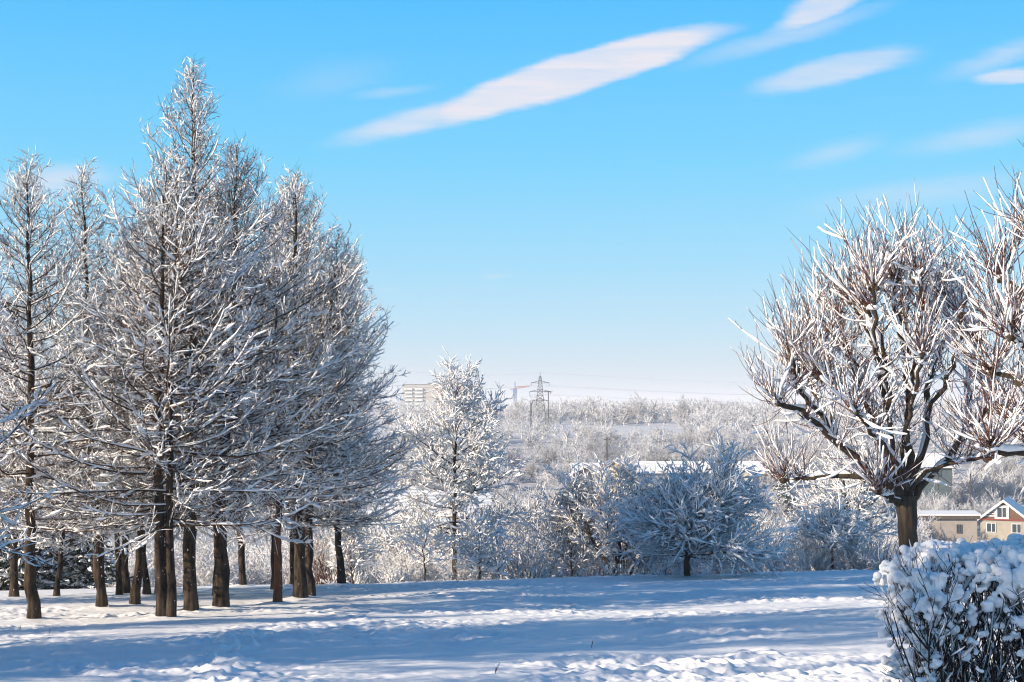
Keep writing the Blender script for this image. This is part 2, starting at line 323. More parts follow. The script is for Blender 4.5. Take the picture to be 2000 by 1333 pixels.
# ================================================================= TREES
def add_snow_flecks(acc, P, Rd, rng, n, zmax):
    k = rng.randint(0, P.shape[0] - 1, n); w = rng.rand(n)[:, None]
    c = P[k] * (1 - w) + P[k + 1] * w; r = Rd[k]
    a = rng.randn(n) * .9 - 1.0; c = c + np.stack([np.cos(a), np.sin(a), 0 * a], 1) * (r * .97)[:, None]
    keep = c[:, 2] < zmax; c = c[keep]; n = len(c); s = .003 + .012 * rng.rand(n) ** 2
    v_ = rng.randn(n, 3) * .5 + np.array([0, 0, 1.2]); Pp = np.stack([c - v_ * s[:, None] * 1.6, c, c + v_ * s[:, None] * 1.6], 1)
    acc.tubes(Pp, np.stack([s * .2, s, s * .2], 1), 5)
def make_larch(loc, trunks, r0, Lmax, hc, seed, label, group, dens=17, d2=10.5, d3=10.5, bark=None, lowstub=True, coarse=1.0):
    """trunks: list of point lists relative to loc"""
    rng = np.random.RandomState(seed)
    root = empty('larch_tree', loc, label, 'tree', group)
    tr, wd, sn = Acc(), Acc(), Acc()
    Bs, Ds, Ls, Hs, Fs = [], [], [], [], []
    for ti, tp in enumerate(trunks):
        P = trunk_path(tp, 26, rng, .018); H = P[-1, 2]; f = np.clip(P[:, 2] / H, 0, 1)
        rb = r0 * (1 if ti == 0 else .8)
        Rd = rb * ((1 - f) ** .85 * .92 + .03) + .06 * np.exp(-np.clip(P[:, 2], 0, 9) / .16); Rd *= 1 + .05 * rng.randn(26)
        Pd = P.copy(); Pd[0, 2] -= .25
        T, S, U = frames(Pd[None]); Rr = Rd[None] * 1
        sides = 12; V0 = len(tr.V); tr.rings(Pd[None], S, U, Rr, Rr, sides)
        tr.V[-1] += rng.randn(*tr.V[-1].shape) * np.repeat(Rd, sides)[:, None] * .05
        add_snow_flecks(sn, P, Rd, rng, 40, hc * 1.5)
        n = int((H - hc) * dens / len(trunks) ** .5)
        h = hc + (H - hc) * (1 - (1 - (np.arange(n) + rng.rand(n)) / n) ** 1.0) * .985
        fr = (h - hc) / (H - hc); px = np.stack([np.interp(h, P[:, 2], P[:, i]) for i in range(3)], 1)
        L = (.2 + 1.42 * Lmax * (1 - fr ** 1.9) * (1 - .25 * np.exp(-fr * 14))) * (.5 + .65 * rng.rand(n))
        Bs.append(px); Ls.append(L); Fs.append(fr); Hs.append(np.interp(h, P[:, 2], Rd))
    B = np.concatenate(Bs); L = np.concatenate(Ls); fr = np.concatenate(Fs); rt = np.concatenate(Hs); n = len(B)
    az = np.arange(n) * 2.4 + rng.rand(n) * 1.5
    if len(trunks) == 1 and lowstub:       # a few long low boughs
        pass
    el = R(-7) + R(60) * fr ** 1.35 + R(9) * rng.randn(n)
    D = np.stack([np.cos(az) * np.cos(el), np.sin(az) * np.cos(el), np.sin(el)], 1)
    P1 = grow(B, D, L, 9, (.30 + .40 * rng.rand(n) + .85 * fr), .22, rng); r1 = np.minimum(.005 + .0062 * L, rt * .55); R1 = taper(r1, 9, .22)
    wd.tubes(P1, R1, 5)
    snow_on(sn, P1, R1, .007, .016, rng, 1.0, 6, .3, rough=.6, t1=.88)
    b, d, r, t, i = spawn(P1, R1, d2, .12, 1.0, R(48), rng, .55, .05)
    L2 = (.16 + .5 * np.minimum(L[i], 2.2) / 2.2 * (1 - .65 * t)) * (.5 + .9 * rng.rand(len(b)))
    P2 = grow(b, d, L2, 5, .45 * rng.rand(len(b)) + .6 * fr[i], .25, rng); R2 = taper(np.minimum(r * .6, .0065), 5, .5)
    wd.tubes(P2, R2, 3)
    k = rng.rand(len(P2)) < .22 + .66 * t; t2 = t; snow_on(sn, P2[k], R2[k], .008, .0135, rng, 1, 5, .25, rough=.65)
    k = rng.rand(len(P2)) < .09; snow_on(sn, P2[k], R2[k], .018, .024, rng, 1, 6, .2, .5)
    b, d, r, t, i = spawn(P2, R2, d3, .15, 1.0, R(45), rng, .2, .05)
    L3 = (.05 + .17 * rng.rand(len(b)))
    P3 = grow(b, d, L3, 3, .35, .2, rng); R3 = taper(np.full(len(b), .0038), 3, .55)
    wd.tubes(P3, R3, 3); k = rng.rand(len(P3)) < .12 + .52 * t2[i]; snow_on(sn, P3[k], R3[k], .0075, .0098, rng, 1, 4, .12, rough=.4)
    # thin bare twigs in the inner crown
    b, d, r, t, i = spawn(P1, R1, d2 * .8, .05, .8, R(65), rng, 0, -.15)
    Lb = .15 + .4 * rng.rand(len(b)); Pb = grow(b, d, Lb, 4, -.2, .35, rng); Rb = taper(np.full(len(b), .0042), 4, .5); wd.tubes(Pb, Rb, 3)
    snow_on(sn, Pb, Rb, .007, .009, rng, .4, 4, .3)
    # plump pads of snow on the outer boughs
    k = rng.rand(len(P1)) < .55; Pp = P1[k][:, 4:]; Rp = R1[k][:, 4:]
    snow_on(sn, Pp, Rp, .023, .024, rng, 1, 7, .35, .5)
    # cones
    k = rng.randint(0, len(P2), 130); c = P2[k, rng.randint(1, 4, 130)]
    s = .014 + .008 * rng.rand(130); wd.tubes(np.stack([c - np.array([[0, 0, 1]]) * s[:, None], c, c + np.array([[0, 0, 1]]) * s[:, None]], 1), np.stack([s * .3, s * .8, s * .3], 1), 5)
    tr.build('trunk', bark or BARK, root); wd.build('crown', TWIG, root); sn.build('snow_cover', SNOW, root)
    return root

def lean(tops, base, rng=None):      # px list -> points relative to base at its depth
    return [np.array([0, 0, 0.])] + [at(px, py, base[1]) - base for px, py in tops]
GL = 'snowy larches standing on the left of the field'
def px_larch(px, py, tops, width, Lmax, hc, seed, label, extra=(), **kw):
    b = hit(px, py); tr = [lean(tops, b)]
    for ex in extra: tr.append([at(x, y, b[1]) - b for x, y in ex])
    return make_larch(b, tr, width * b[1] / F / 2, Lmax, hc, seed, label, GL, **kw)

def deciduous(name, loc, H, r0, fork, Rc, seed, label, cat='tree', group=None, nl=34, d2=6, d3=7, W=.02, Hs=.028, bark=None, twig=None, dome=False, sprd=None, elev=(5, 75), up=.35, d4=0, prob=.95, wr=1.0, parent_snow=SNOW, leader=True, stems=None):
    rng = np.random.RandomState(seed); root = empty(name, loc, label, cat, group)
    tr, wd, sn = Acc(), Acc(), Acc(); h_end = H * .97 if leader else fork + (H - fork) * .35
    if stems is None:
        P = trunk_path([(0, 0, -.3), (0, 0, fork), (rng.randn() * .08, rng.randn() * .08, (fork + h_end) / 2), (rng.randn() * .1, rng.randn() * .1, h_end)], 16, rng, .015)[None]
        f = np.clip(P[0, :, 2] / H, 0, 1); Rd = (r0 * (1 - f) ** .8 + .008)[None]
    else:
        P = np.stack([trunk_path([(0, 0, -.2)] + list(s), 16, rng, .02) for s in stems]); Rd = np.repeat((r0 * (1 - np.linspace(0, 1, 16)) ** .7 + .01)[None], len(stems), 0)
    tr.tubes(P, Rd, 10)
    idx = rng.randint(0, len(P), nl); hh = fork + (h_end - fork) * ((np.arange(nl) + rng.rand(nl)) / nl) ** 1.15 * .97
    B = np.stack([[np.interp(h, P[k, :, 2], P[k, :, a]) for a in range(3)] for h, k in zip(hh, idx)]); rt = np.array([np.interp(h, P[k, :, 2], Rd[k]) for h, k in zip(hh, idx)])
    fr = (hh - fork) / max(h_end - fork, .01); az = np.arange(nl) * 2.4 + rng.rand(nl)
    if dome:
        el = R(elev[0]) + R(elev[1] - elev[0]) * rng.rand(nl) ** 1.0
        L = 1 / np.sqrt((np.cos(el) / Rc) ** 2 + (np.sin(el) / (H - fork)) ** 2) * (.68 + .42 * rng.rand(nl)) * (1 + .20 * np.cos(az))
    else:
        el = R(elev[0]) + R(elev[1] - elev[0]) * fr; L = (Rc * (.30 + 1.0 * np.sin(np.pi * (.32 + .62 * fr)))) * (.75 + .45 * rng.rand(nl))
        L = L * (1 - .30 * fr ** 2.5)
        L = np.minimum(L, np.maximum(.5, (H * 1.02 - hh) / np.maximum(np.sin(el), .2)))
    D = np.stack([np.cos(az) * np.cos(el), np.sin(az) * np.cos(el), np.sin(el)], 1)
    P1 = grow(B, D, L, 9, up, .35, rng); r1 = np.minimum(.009 + .010 * L, rt * .75) * wr; R1 = taper(r1, 9, .2)
    wd.tubes(P1, R1, 5); snow_on(sn, P1, R1, W, Hs * 1.2, rng, 1, 6, .1)
    b, d, r, t, i = spawn(P1, R1, d2, .18, 1, R(42), rng, .25, .12)
    L2 = (.3 + .42 * L[i] * (1 - .6 * t)) * (.5 + .8 * rng.rand(len(b))); P2 = grow(b, d, L2, 6, up * .8, .4, rng); R2 = taper(np.minimum(r * .65, .012) * wr, 6, .4)
    wd.tubes(P2, R2, 3); snow_on(sn, P2, R2, W, Hs, rng, prob, 5, .12)
    b, d, r, t, i = spawn(P2, R2, d3, .15, 1, R(45), rng, .15, .1)
    L3 = .12 + .38 * rng.rand(len(b)); P3 = grow(b, d, L3, 4, up * .6, .35, rng); R3 = taper(np.full(len(b), .0065 * wr), 4, .5)
    wd.tubes(P3, R3, 3); snow_on(sn, P3, R3, W * .85, Hs * .8, rng, prob * .9, 4, .12)
    tr.build('trunk', bark or BARKP, root); wd.build('crown', twig or TWIGD, root); sn.build('snow_cover', parent_snow, root)
    return root

def bush_mesh(rng, H, Wd, ns, d2, d3, r=.02, up=.3, ball=False, frosty=.03):
    """stems fanning from the ground; returns wood Acc and snow Acc"""
    wd, sn = Acc(), Acc(); az = rng.rand(ns) * 2 * np.pi; q = rng.rand(ns) ** .6
    B = np.stack([np.cos(az) * q * Wd * .35, np.sin(az) * q * Wd * .35, np.full(ns, -.1)], 1)
    tilt = q * R(38) + R(6) * rng.randn(ns); D = np.stack([np.cos(az) * np.sin(tilt), np.sin(az) * np.sin(tilt), np.cos(tilt)], 1)
    L = H * (.55 + .5 * rng.rand(ns)) * (1 - .25 * q); P1 = grow(B, D, L, 7, up * .5, .3, rng); R1 = taper(np.full(ns, r), 7, .3)
    b, d, rr, t, i = spawn(P1, R1, d2, .15, 1, R(40), rng, 0, .15)
    L2 = L[i] * (.16 + .30 * rng.rand(len(b))) * (1 - .5 * t); P2 = grow(b, d, L2, 5, up, .4, rng); R2 = taper(np.minimum(rr * .7, r * .55), 5, .5)
    b, d, rr, t, i = spawn(P2, R2, d3, .1, 1, R(45), rng, 0, .12)
    L3 = L2[i] * (.25 + .45 * rng.rand(len(b))); P3 = grow(b, d, L3, 3, up, .4, rng); R3 = taper(np.full(len(b), r * .32), 3, .6)
    for P, Rd, s in ((P1, R1, 4), (P2, R2, 3), (P3, R3, 3)): wd.tubes(P, Rd, s)
    if frosty:
        snow_on(sn, P1, R1, frosty * .8, frosty, rng, .9, 4, .2); snow_on(sn, P2, R2, frosty * .9, frosty, rng, .9, 4, .15); snow_on(sn, P3, R3, frosty * .8, frosty * .8, rng, .9, 4, .15)
    return wd, sn
def bush(name, loc, H, Wd, ns, d2, d3, seed, label, cat='bush', group=None, r=.014, frosty=.02, twig=None, up=.3):
    root = empty(name, loc, label, cat, group); wd, sn = bush_mesh(np.random.RandomState(seed), H, Wd, ns, d2, d3, r, up, frosty=frosty)
    wd.build('branches', twig or TWIGB, root)
    if sn.V: sn.build('snow_cover', SNOW, root)
    return root

# ---- pollarded lindens
def pollard(loc, limbs, r_tr, fork_px, label, seed, heads_extra=(), nshoot=26, Ls=(.7, 1.7), tr_pts=None, W=.017, Hh=.028):
    rng = np.random.RandomState(seed); root = empty('linden_tree', loc, label, 'tree', 'pollarded lindens on the right'); loc = np.array(loc)
    tr, lb, sh, sn = Acc(), Acc(), Acc(), Acc()
    P = trunk_path(tr_pts, 12, rng, .006)[None]; z = np.linspace(0, 1, 12); Rd = (r_tr * (1.12 - .2 * z + .25 * np.exp(-z * 9) + .22 * np.clip((z - .75) * 4, 0, 1)))[None]
    tr.tubes(P, Rd, 16); heads = []; Ps = []; Rs = []
    for pts, r0, r1 in limbs:
        Pl = trunk_path(pts, 14, rng, .035); Ps.append(Pl); Rs.append(np.linspace(r0, r1, 14)); heads.append((Pl[-1], nrm(Pl[-1] - Pl[-4]), 1.0))
        for k in rng.choice(np.arange(5, 13), 2, replace=False): heads.append((Pl[k], nrm(Pl[k] - Pl[k - 2]) * .6, .33))
    Ps = np.stack(Ps); Rs = np.stack(Rs) * (1 + .08 * rng.randn(len(limbs), 14)); lb.tubes(Ps, Rs, 9)
    snow_on(sn, Ps, Rs, .012, .05, rng, 1, 8, .08, .15)
    for c in heads_extra: heads.append((np.array(c), np.array([0, 0, 1.]), .6))
    B, D, L = [], [], []
    for c, d, w in heads:
        # the knob
        if w > .5:
            kn = c + rng.randn(5, 3) * .035; kk = np.stack([kn - np.array([[0, 0, .05]]), kn, kn + np.array([[0, 0, .05]])], 1)
            lb.tubes(kk, np.tile(np.array([[.02, .065, .03]]), (5, 1)) * (.7 + .5 * rng.rand(5, 1)), 7)
        n = int(nshoot * w * (.8 + .4 * rng.rand())); v = rng.randn(n, 3); v[:, 2] = np.abs(v[:, 2]) * .75 - .25; v = nrm(v) + d * .55 + np.array([0, 0, .42])
        B.append(c + rng.randn(n, 3) * .045); D.append(nrm(v)); up = np.clip(nrm(v)[:, 2], .25, 1); L.append((Ls[0] + (Ls[1] - Ls[0]) * rng.rand(n) ** 1.2) * (.45 + .6 * up))
    B, D, L = np.concatenate(B), np.concatenate(D), np.concatenate(L); n = len(B)
    P2 = grow(B, D, L, 8, .5 + .5 * rng.rand(n), .30, rng, False); R2 = taper(.0066 + .003 * rng.rand(n), 8, .35); sh.tubes(P2, R2, 5)
    snow_on(sn, P2[:, :6], R2[:, :6], W, Hh, rng, .25, 7, .16, .42, .4)
    snow_on(sn, P2[:, 3:], R2[:, 3:], W * .6, Hh * .6, rng, .22, 6, .35, .5)
    snow_on(sn, P2, R2, .004, .008, rng, .3, 5, .35, .5)
    b, d, r, t, i = spawn(P2, R2, 1.6, .15, .85, R(32), rng, 0, .12); L3 = .2 + .5 * rng.rand(len(b)); P3 = grow(b, d, L3, 5, .3, .2, rng); R3 = taper(np.full(len(b), .0055), 5, .5)
    sh.tubes(P3, R3, 4); snow_on(sn, P3, R3, W * .7, Hh * .65, rng, .45, 6, .2)
    b, d, r, t, i = spawn(Ps, Rs, 11, .25, .98, R(70), rng, 0, .2); L4 = .2 + .8 * rng.rand(len(b)) ** 2; P4 = grow(b, d, L4, 6, .5, .3, rng); R4 = taper(np.full(len(b), .007), 6, .45)
    sh.tubes(P4, R4, 4); snow_on(sn, P4, R4, W * .8, Hh * .8, rng, .75, 6, .12)
    # pads of snow lodged in the knobs and forks
    hc = np.array([h[0] for h in heads]); m = len(hc); sz = .05 + .05 * rng.rand(m)
    hp = np.stack([hc + np.array([[0, 0, .02]]) + np.array([[x, 0, 0]]) * sz[:, None] for x in (-1.3, -.8, 0, .8, 1.3)], 1); snow_rad = sz[:, None] * np.array([[.15, .75, 1, .75, .15]])
    T, S, U = frames(hp); sn.rings(hp, S, U, snow_rad * .9, snow_rad * .7, 8)
    tr.build('trunk', BARKP, root); lb.build('limbs', BARKP, root); sh.build('shoots', TWIGR, root); sn.build('snow_cover', SNOW, root)
    return root

# ---------------------------------------------------------------- the larches on the left: base px, trunk px upward, trunk width, bough length, crown base, seed, label
LARCH = [
 (65, 1210, [(60, 1100), (58, 900), (60, 650), (52, 322)], 24, 1.9, 1.7, 11, 'larch with a slightly leaning dark trunk, first trunk from the left edge of the photo', {}),
 (200, 1190, [(190, 1050), (180, 900), (170, 600), (160, 326)], 22, 1.6, 1.9, 12, 'larch with snow flecked leaning trunk, second trunk from the left edge', {}),
 (262, 1187, [(275, 1060), (278, 950), (270, 600), (262, 440)], 19, 1.7, 2.0, 13, 'larch with black trunk leaning to the right just left of the forked larch', {}),
 (287, 1167, [(280, 1080), (270, 950), (265, 700), (250, 500)], 14, 1.7, 2.0, 14, 'slim larch with curved grey trunk behind the black leaning one', {}),
 (320, 1212, [(316, 1150), (311, 1060), (309, 900), (315, 600), (322, 312)], 24, 2.2, 1.75, 15, 'nearest larch, whose two rough sunlit trunks grow twisted together from one foot',
   dict(extra=[[(329, 1214), (336, 1140), (327, 1040), (334, 800), (340, 560), (350, 345)]])),
 (375, 1200, [(368, 1080), (375, 900), (378, 600), (379, 300), (378, 128)], 27, 2.1, 2.0, 16, 'tallest larch of the stand, its pointed top standing clear against the sky', {}),
 (432, 1195, [(432, 1080), (428, 1000), (445, 800), (458, 560), (462, 285)], 30, 2.2, 2.0, 17, 'larch with the thickest dark knobbly trunk, right of the tallest larch', {}),
 (542, 1178, [(542, 1000), (543, 850), (541, 600), (538, 450)], 16, 1.8, 2.3, 18, 'tree with straight reddish brown trunk between thick larch and paired trunks', dict(bark='red')),
 (588, 1170, [(583, 1050), (578, 800), (578, 550), (577, 342)], 25, 2.1, 1.9, 19, 'larch with a sunlit left flank, left one of two trunks standing close together', {}),
 (607, 1168, [(603, 1050), (606, 800), (640, 640), (662, 455)], 18, 2.1, 2.1, 20, 'darker larch trunk close behind the sunlit one of the pair', {}),
 (572, 1146, [(572, 950), (575, 700), (606, 540)], 12, 2.2, 2.6, 21, 'thin straight larch standing farther back behind the paired trunks', {}),
 (475, 1147, [(468, 1020), (455, 850), (450, 650), (440, 470)], 14, 2.2, 2.6, 22, 'thin larch farther back whose trunk leans left, beyond the thick knobbly larch', {}),
 (668, 1144, [(655, 1000), (650, 850), (668, 680), (694, 505)], 15, 2.05, 2.2, 23, 'rightmost larch, dark trunk leaning left at the far edge of the field', {}),
]
for L in LARCH: MOUNDS.append((hit(L[0], L[1]) + np.array([-.10, .1, 0]), .40, .085))
build_ground()

BIG = {}
for (px, py, tops, w, Lm, hc, seed, label, kw) in LARCH:
    kw = dict(kw); kw['bark'] = BARKR if kw.get('bark') else None
    BIG[seed] = px_larch(px, py, tops, w, Lm, hc, seed, label, **kw)
# more of the stand: one just outside the left edge whose boughs reach in, and the ones upwind that shade the foreground
b = np.array([-9.0, 20.3, 0]); b[2] = gz(b[0], b[1])
make_larch(b, [[(0, 0, 0), (.1, 0, 2), (0, .1, 4), (.1, 0, 6.0)]], .13, 2.0, 1.5, 31, 'shaded larch at the left edge whose snow laden boughs reach into the picture', GL)
def place(src, x, y, rz, s, label, group, dz=0): return dup(src, (x, y, gz(x, y) + dz), rz, s, label, group)
for k, (x, y, s) in enumerate([(-11.4, 42.3, .95), (-13.2, 41.5, .8), (-14.6, 42, 1.0), (-11.3, 41.2, .75)]):
    place(BIG[(12, 14, 11, 22)[k]], x, y, 1.3 + 2 * k, s, 'larch in the shaded back row at the left, behind the other trunks', GL)
for px, y, k in ((432, 40.0, 17), (375, 41.4, 17), (588, 39.4, 17), (542, 43.0, 17), (320, 39.7, 17)): place(BIG[k], (px - 1000) / F * y, y, px, (1, 1, 1.17), 'larch added behind the front trunks, its tall crown shading the dome shaped tree', GL)  # extra larches added out of sight, stretched taller to shade the dome shaped tree
UPWIND = [(-9, 3.4, .9), (-13.5, 1.6, 1.0), (-12.4, 22.6, .42), (-14.6, 21.6, .5), (-16.5, 20.4, .62), (-14, 8.6, .6), (-16.5, 11.4, 1.1), (-13.2, 15.6, .95), (-17.2, 14.6, 1.1), (-12.6, 14.2, .7), (-23, 11.6, 1.2), (-18.5, 33.5, 1.0), (-22.5, 34.5, 1.0), (-26, 30, 1.1),]
for k, (x, y, s) in enumerate(UPWIND):
    place(BIG[(16, 17, 19, 11, 9 + 6)[k % 5]], x, y, .7 + 1.9 * k, s, 'larch of the row outside the left edge that shades the foreground', 'larches left of the view')

# ---------------------------------------------------------------- pollarded lindens on the right
def limb(d0, pts, r0, r1, dd, base):   # px points from trunk depth d0 to d0+dd
    n = len(pts); return ([at(x, y, d0 + dd * (i / (n - 1)) ** 1.2) - base for i, (x, y) in enumerate(pts)], r0, r1)
d = 27.0; base = at(1775, 1200, d); base[2] = gz(base[0], d)
Lb = lambda pts, r0, r1, dd: limb(d, pts, r0, r1, dd, base)
limbs = [Lb([(1768, 985), (1745, 950), (1700, 915), (1640, 870), (1590, 820), (1555, 795), (1517, 787)], .085, .045, -1.0),
 Lb([(1618, 857), (1612, 812), (1580, 795), (1566, 765), (1550, 722)], .05, .035, -.5),
 Lb([(1768, 985), (1735, 940), (1697, 935), (1642, 928), (1607, 930), (1572, 936), (1530, 938)], .06, .04, .8),
 Lb([(1768, 985), (1744, 943), (1708, 818), (1689, 772), (1665, 715), (1650, 690)], .075, .045, 1.0),
 Lb([(1689, 772), (1650, 752), (1620, 745), (1596, 735)], .045, .03, -.7),
 Lb([(1770, 980), (1743, 932), (1739, 834), (1732, 737), (1730, 655), (1690, 600)], .08, .045, -.6),
 Lb([(1732, 737), (1712, 690), (1700, 640), (1664, 590)], .05, .035, .9),
 Lb([(1770, 980), (1774, 900), (1771, 815), (1774, 700), (1766, 600)], .08, .045, .5),
 Lb([(1766, 700), (1752, 620), (1749, 545)], .05, .035, -.5),
 Lb([(1775, 975), (1790, 920), (1814, 854), (1817, 737), (1828, 575)], .08, .045, .9),
 Lb([(1775, 985), (1814, 939), (1850, 895), (1880, 860), (1935, 790)], .075, .045, .9),
 Lb([(1775, 975), (1794, 930), (1849, 908), (1884, 898), (1930, 892)], .05, .035, -.8),
 Lb([(1768, 995), (1732, 967), (1712, 955)], .055, .05, -.5),
 Lb([(1814, 800), (1850, 740), (1872, 680), (1875, 610)], .05, .035, -.9),
 Lb([(1640, 868), (1625, 820), (1635, 760), (1612, 690), (1597, 655)], .05, .035, .9),
 Lb([(1700, 800), (1668, 700), (1655, 650), (1637, 615)], .045, .035, 1.3),
 Lb([(1772, 970), (1760, 860), (1790, 760), (1800, 690)], .05, .035, -1.6),
 Lb([(1772, 970), (1740, 880), (1690, 830), (1670, 800)], .05, .035, -1.9), Lb([(1817, 737), (1848, 660), (1852, 590)], .05, .035, 1.4), Lb([(1740, 830), (1716, 740), (1708, 650), (1704, 560)], .05, .035, -1.3),
 Lb([(1771, 815), (1790, 700), (1797, 600), (1795, 545)], .05, .035, -1.5), Lb([(1850, 895), (1890, 800), (1900, 720), (1906, 660)], .05, .035, 1.2), Lb([(1640, 868), (1590, 770), (1572, 700)], .045, .033, 1.5)]
tp = [(0, 0, -.25)] + [at(x, y, d) - base for x, y in ((1775, 1130), (1774, 1060), (1771, 1000), (1770, 968))]
pollard(base, limbs, .178, None, 'broad pollarded linden with a bare dark trunk rising behind the clipped hedge', 41, tr_pts=tp, nshoot=36, Ls=(.5, 1.9))
d2_ = 19.5; base = at(2160, 1200, d2_); base[2] = gz(base[0], d2_)
Lb = lambda pts, r0, r1, dd: limb(d2_, pts, r0, r1, dd, base)
limbs = [Lb([(2160, 960), (2090, 905), (2030, 880), (1970, 888), (1935, 878)], .07, .04, -.5), Lb([(2160, 950), (2110, 840), (2060, 780), (2000, 750), (1940, 728)], .07, .04, .5),
 Lb([(2160, 950), (2100, 800), (2040, 700), (1972, 655)], .07, .04, -.4), Lb([(2165, 940), (2120, 700), (2040, 600), (1958, 545)], .07, .045, .6),
 Lb([(2165, 940), (2150, 700), (2100, 560), (2040, 470)], .08, .045, -.8), Lb([(2165, 940), (2180, 700), (2160, 500), (2120, 420)], .08, .045, .5),
 Lb([(2165, 940), (2240, 800), (2300, 640), (2330, 560)], .08, .045, .5), Lb([(2165, 950), (2260, 860), (2380, 800)], .07, .045, -.7), Lb([(2100, 860), (2050, 840), (2005, 838)], .05, .035, .9)]
tp = [(0, 0, -.25)] + [at(x, y, d2_) - base for x, y in ((2162, 1200), (2164, 1080), (2162, 1000), (2163, 955))]
pollard(base, limbs, .17, None, 'pollarded linden at the right edge, only its shaggy snowy shoots reach into view', 42, tr_pts=tp, nshoot=46, Ls=(.55, 1.6))

# ---------------------------------------------------------------- clipped hedge in the right foreground
def icos():
    t = (1 + 5 ** .5) / 2; V = nrm(np.array([[-1,t,0],[1,t,0],[-1,-t,0],[1,-t,0],[0,-1,t],[0,1,t],[0,-1,-t],[0,1,-t],[t,0,-1],[t,0,1],[-t,0,-1],[-t,0,1]]))
    Fc = [[0,11,5],[0,5,1],[0,1,7],[0,7,10],[0,10,11],[1,5,9],[5,11,4],[11,10,2],[10,7,6],[7,1,8],[3,9,4],[3,4,2],[3,2,6],[3,6,8],[3,8,9],[4,9,5],[2,4,11],[6,2,10],[8,6,7],[9,8,1]]
    V = [tuple(v) for v in V]; mem = {}
    def mid(a, b):
        k = (min(a, b), max(a, b))
        if k not in mem: mem[k] = len(V); V.append(tuple(nrm((np.array(V[a]) + np.array(V[b])) / 2)))
        return mem[k]
    for _ in range(2):
        nf = []
        for a, b, c in Fc: ab, bc, ca = mid(a, b), mid(b, c), mid(c, a); nf += [[a, ab, ca], [b, bc, ab], [c, ca, bc], [ab, bc, ca]]
        Fc = nf
    return np.array(V), np.array(Fc)
IV, IF = icos()
def blobs(acc, C, S):                       # centres [n,3], radii [n,3]
    V = C[:, None] + IV[None] * S[:, None]; T = IF[None] + (np.arange(len(C)) * len(IV))[:, None, None]
    acc.add(V.reshape(-1, 3), None, T.reshape(-1, 3))
def build_hedge():
    rng = np.random.RandomState(77); x0, x1, y0, y1, zt = 2.76, 6.6, 9.7, 10.95, -1.045
    loc = np.array([(x0 + x1) / 2, (y0 + y1) / 2, 0]); loc[2] = gz(loc[0], loc[1])
    root = empty('hedge', loc, 'clipped bare hedge under thick lumps of snow in the right foreground', 'hedge')
    wd, sn = Acc(), Acc(); n = 260
    u = rng.rand(n); v = rng.rand(n); B = np.stack([x0 + .25 + (x1 - x0 - .3) * u, y0 + .25 + (y1 - y0 - .5) * v, np.zeros(n)], 1); B[:, 2] = G(B[:, 0], B[:, 1]) - .05
    E = np.stack([x0 + (x1 - x0) * u + .10 * rng.randn(n), y0 + (y1 - y0) * v + .10 * rng.randn(n), zt - .02 - .25 * rng.rand(n) ** 2 - .24 * (1 - np.minimum(u * (x1 - x0) / .4, 1)) ** 2], 1)
    D = E - B; L = np.linalg.norm(D, axis=1); P1 = grow(B, D, L, 10, 0.1, .28, rng); R1 = taper(.008 + .006 * rng.rand(n), 10, .35)
    b, d, r, t, i = spawn(P1, R1, 9, .18, 1, R(42), rng, 0, .25); L2 = .15 + .38 * rng.rand(len(b)); P2 = grow(b, d, L2, 6, .6, .3, rng); R2 = taper(np.minimum(r * .7, .0055), 6, .5)
    ok = (P2[:, -1, 2] < zt + .04) & (P2[:, -1, 0] > x0 - .1) & (P2[:, -1, 1] > y0 - .16); P2, R2 = P2[ok], R2[ok]
    b, d, r, t, i = spawn(P2, R2, 13, .15, 1, R(40), rng, 0, .2); L3 = .06 + .16 * rng.rand(len(b)); P3 = grow(b, d, L3, 4, .5, .25, rng); R3 = taper(np.full(len(b), .0026), 4, .6)
    ok = (P3[:, -1, 2] < zt + .05) & (P3[:, -1, 0] > x0 - .12) & (P3[:, -1, 1] > y0 - .2); P3, R3 = P3[ok], R3[ok]
    for P, Rd, s in ((P1, R1, 6), (P2, R2, 5), (P3, R3, 4)): wd.tubes(P, Rd, s)
    snow_on(sn, P2, R2, .007, .012, rng, .38, 6, .3); snow_on(sn, P3, R3, .005, .009, rng, .38, 5, .25); snow_on(sn, P1[:, 3:], R1[:, 3:], .005, .009, rng, .22, 6, .4)
    wd.build('branches', TWIGD, root).location = -loc; sn.build('twig_snow', SNOW, root).location = -loc
    # lumps: the cap, the shoulders, and clots hung in the front and the end
    bl = Acc(); C, S = [], []
    def clump(c, r, k):
        q = c + rng.randn(k, 3) * r * np.array([.75, .6, .5]); C.append(q); s = r * (.55 + .55 * rng.rand(k)); S.append(np.stack([s, s, s * (.8 + .35 * rng.rand(k))], 1))
    for _ in range(800):
        x = x0 + .02 + (x1 - x0) * rng.rand(); y = y0 + .0 + (y1 - y0) * rng.rand()
        edge = min(x - x0, y - y0, .30) / .30; z = zt - .20 * (1 - min((x - x0) / .40, 1)) ** 2 - .14 + .16 * edge ** .5 + .05 * (vn(x / .25, y / .25, 3) - .5) * 2 - .03
        clump(np.array([x, y, z]), .022 + .024 * rng.rand() ** 1.5, rng.randint(2, 6))
    for _ in range(460):
        f = rng.rand() ** 1.9; x = x0 + (x1 - x0) * rng.rand(); y = y0 - .02 + .16 * rng.rand(); z = zt - .10 - 1.0 * f
        clump(np.array([x, y, z]), .015 + .026 * rng.rand() ** 1.5 * (1 - .4 * f), rng.randint(3, 8))
    for _ in range(170):
        f = rng.rand(); y = y0 + (y1 - y0) * rng.rand(); clump(np.array([x0 + .03 + .15 * rng.rand(), y, zt - .14 - 1.1 * f]), .016 + .018 * rng.rand(), rng.randint(4, 8))
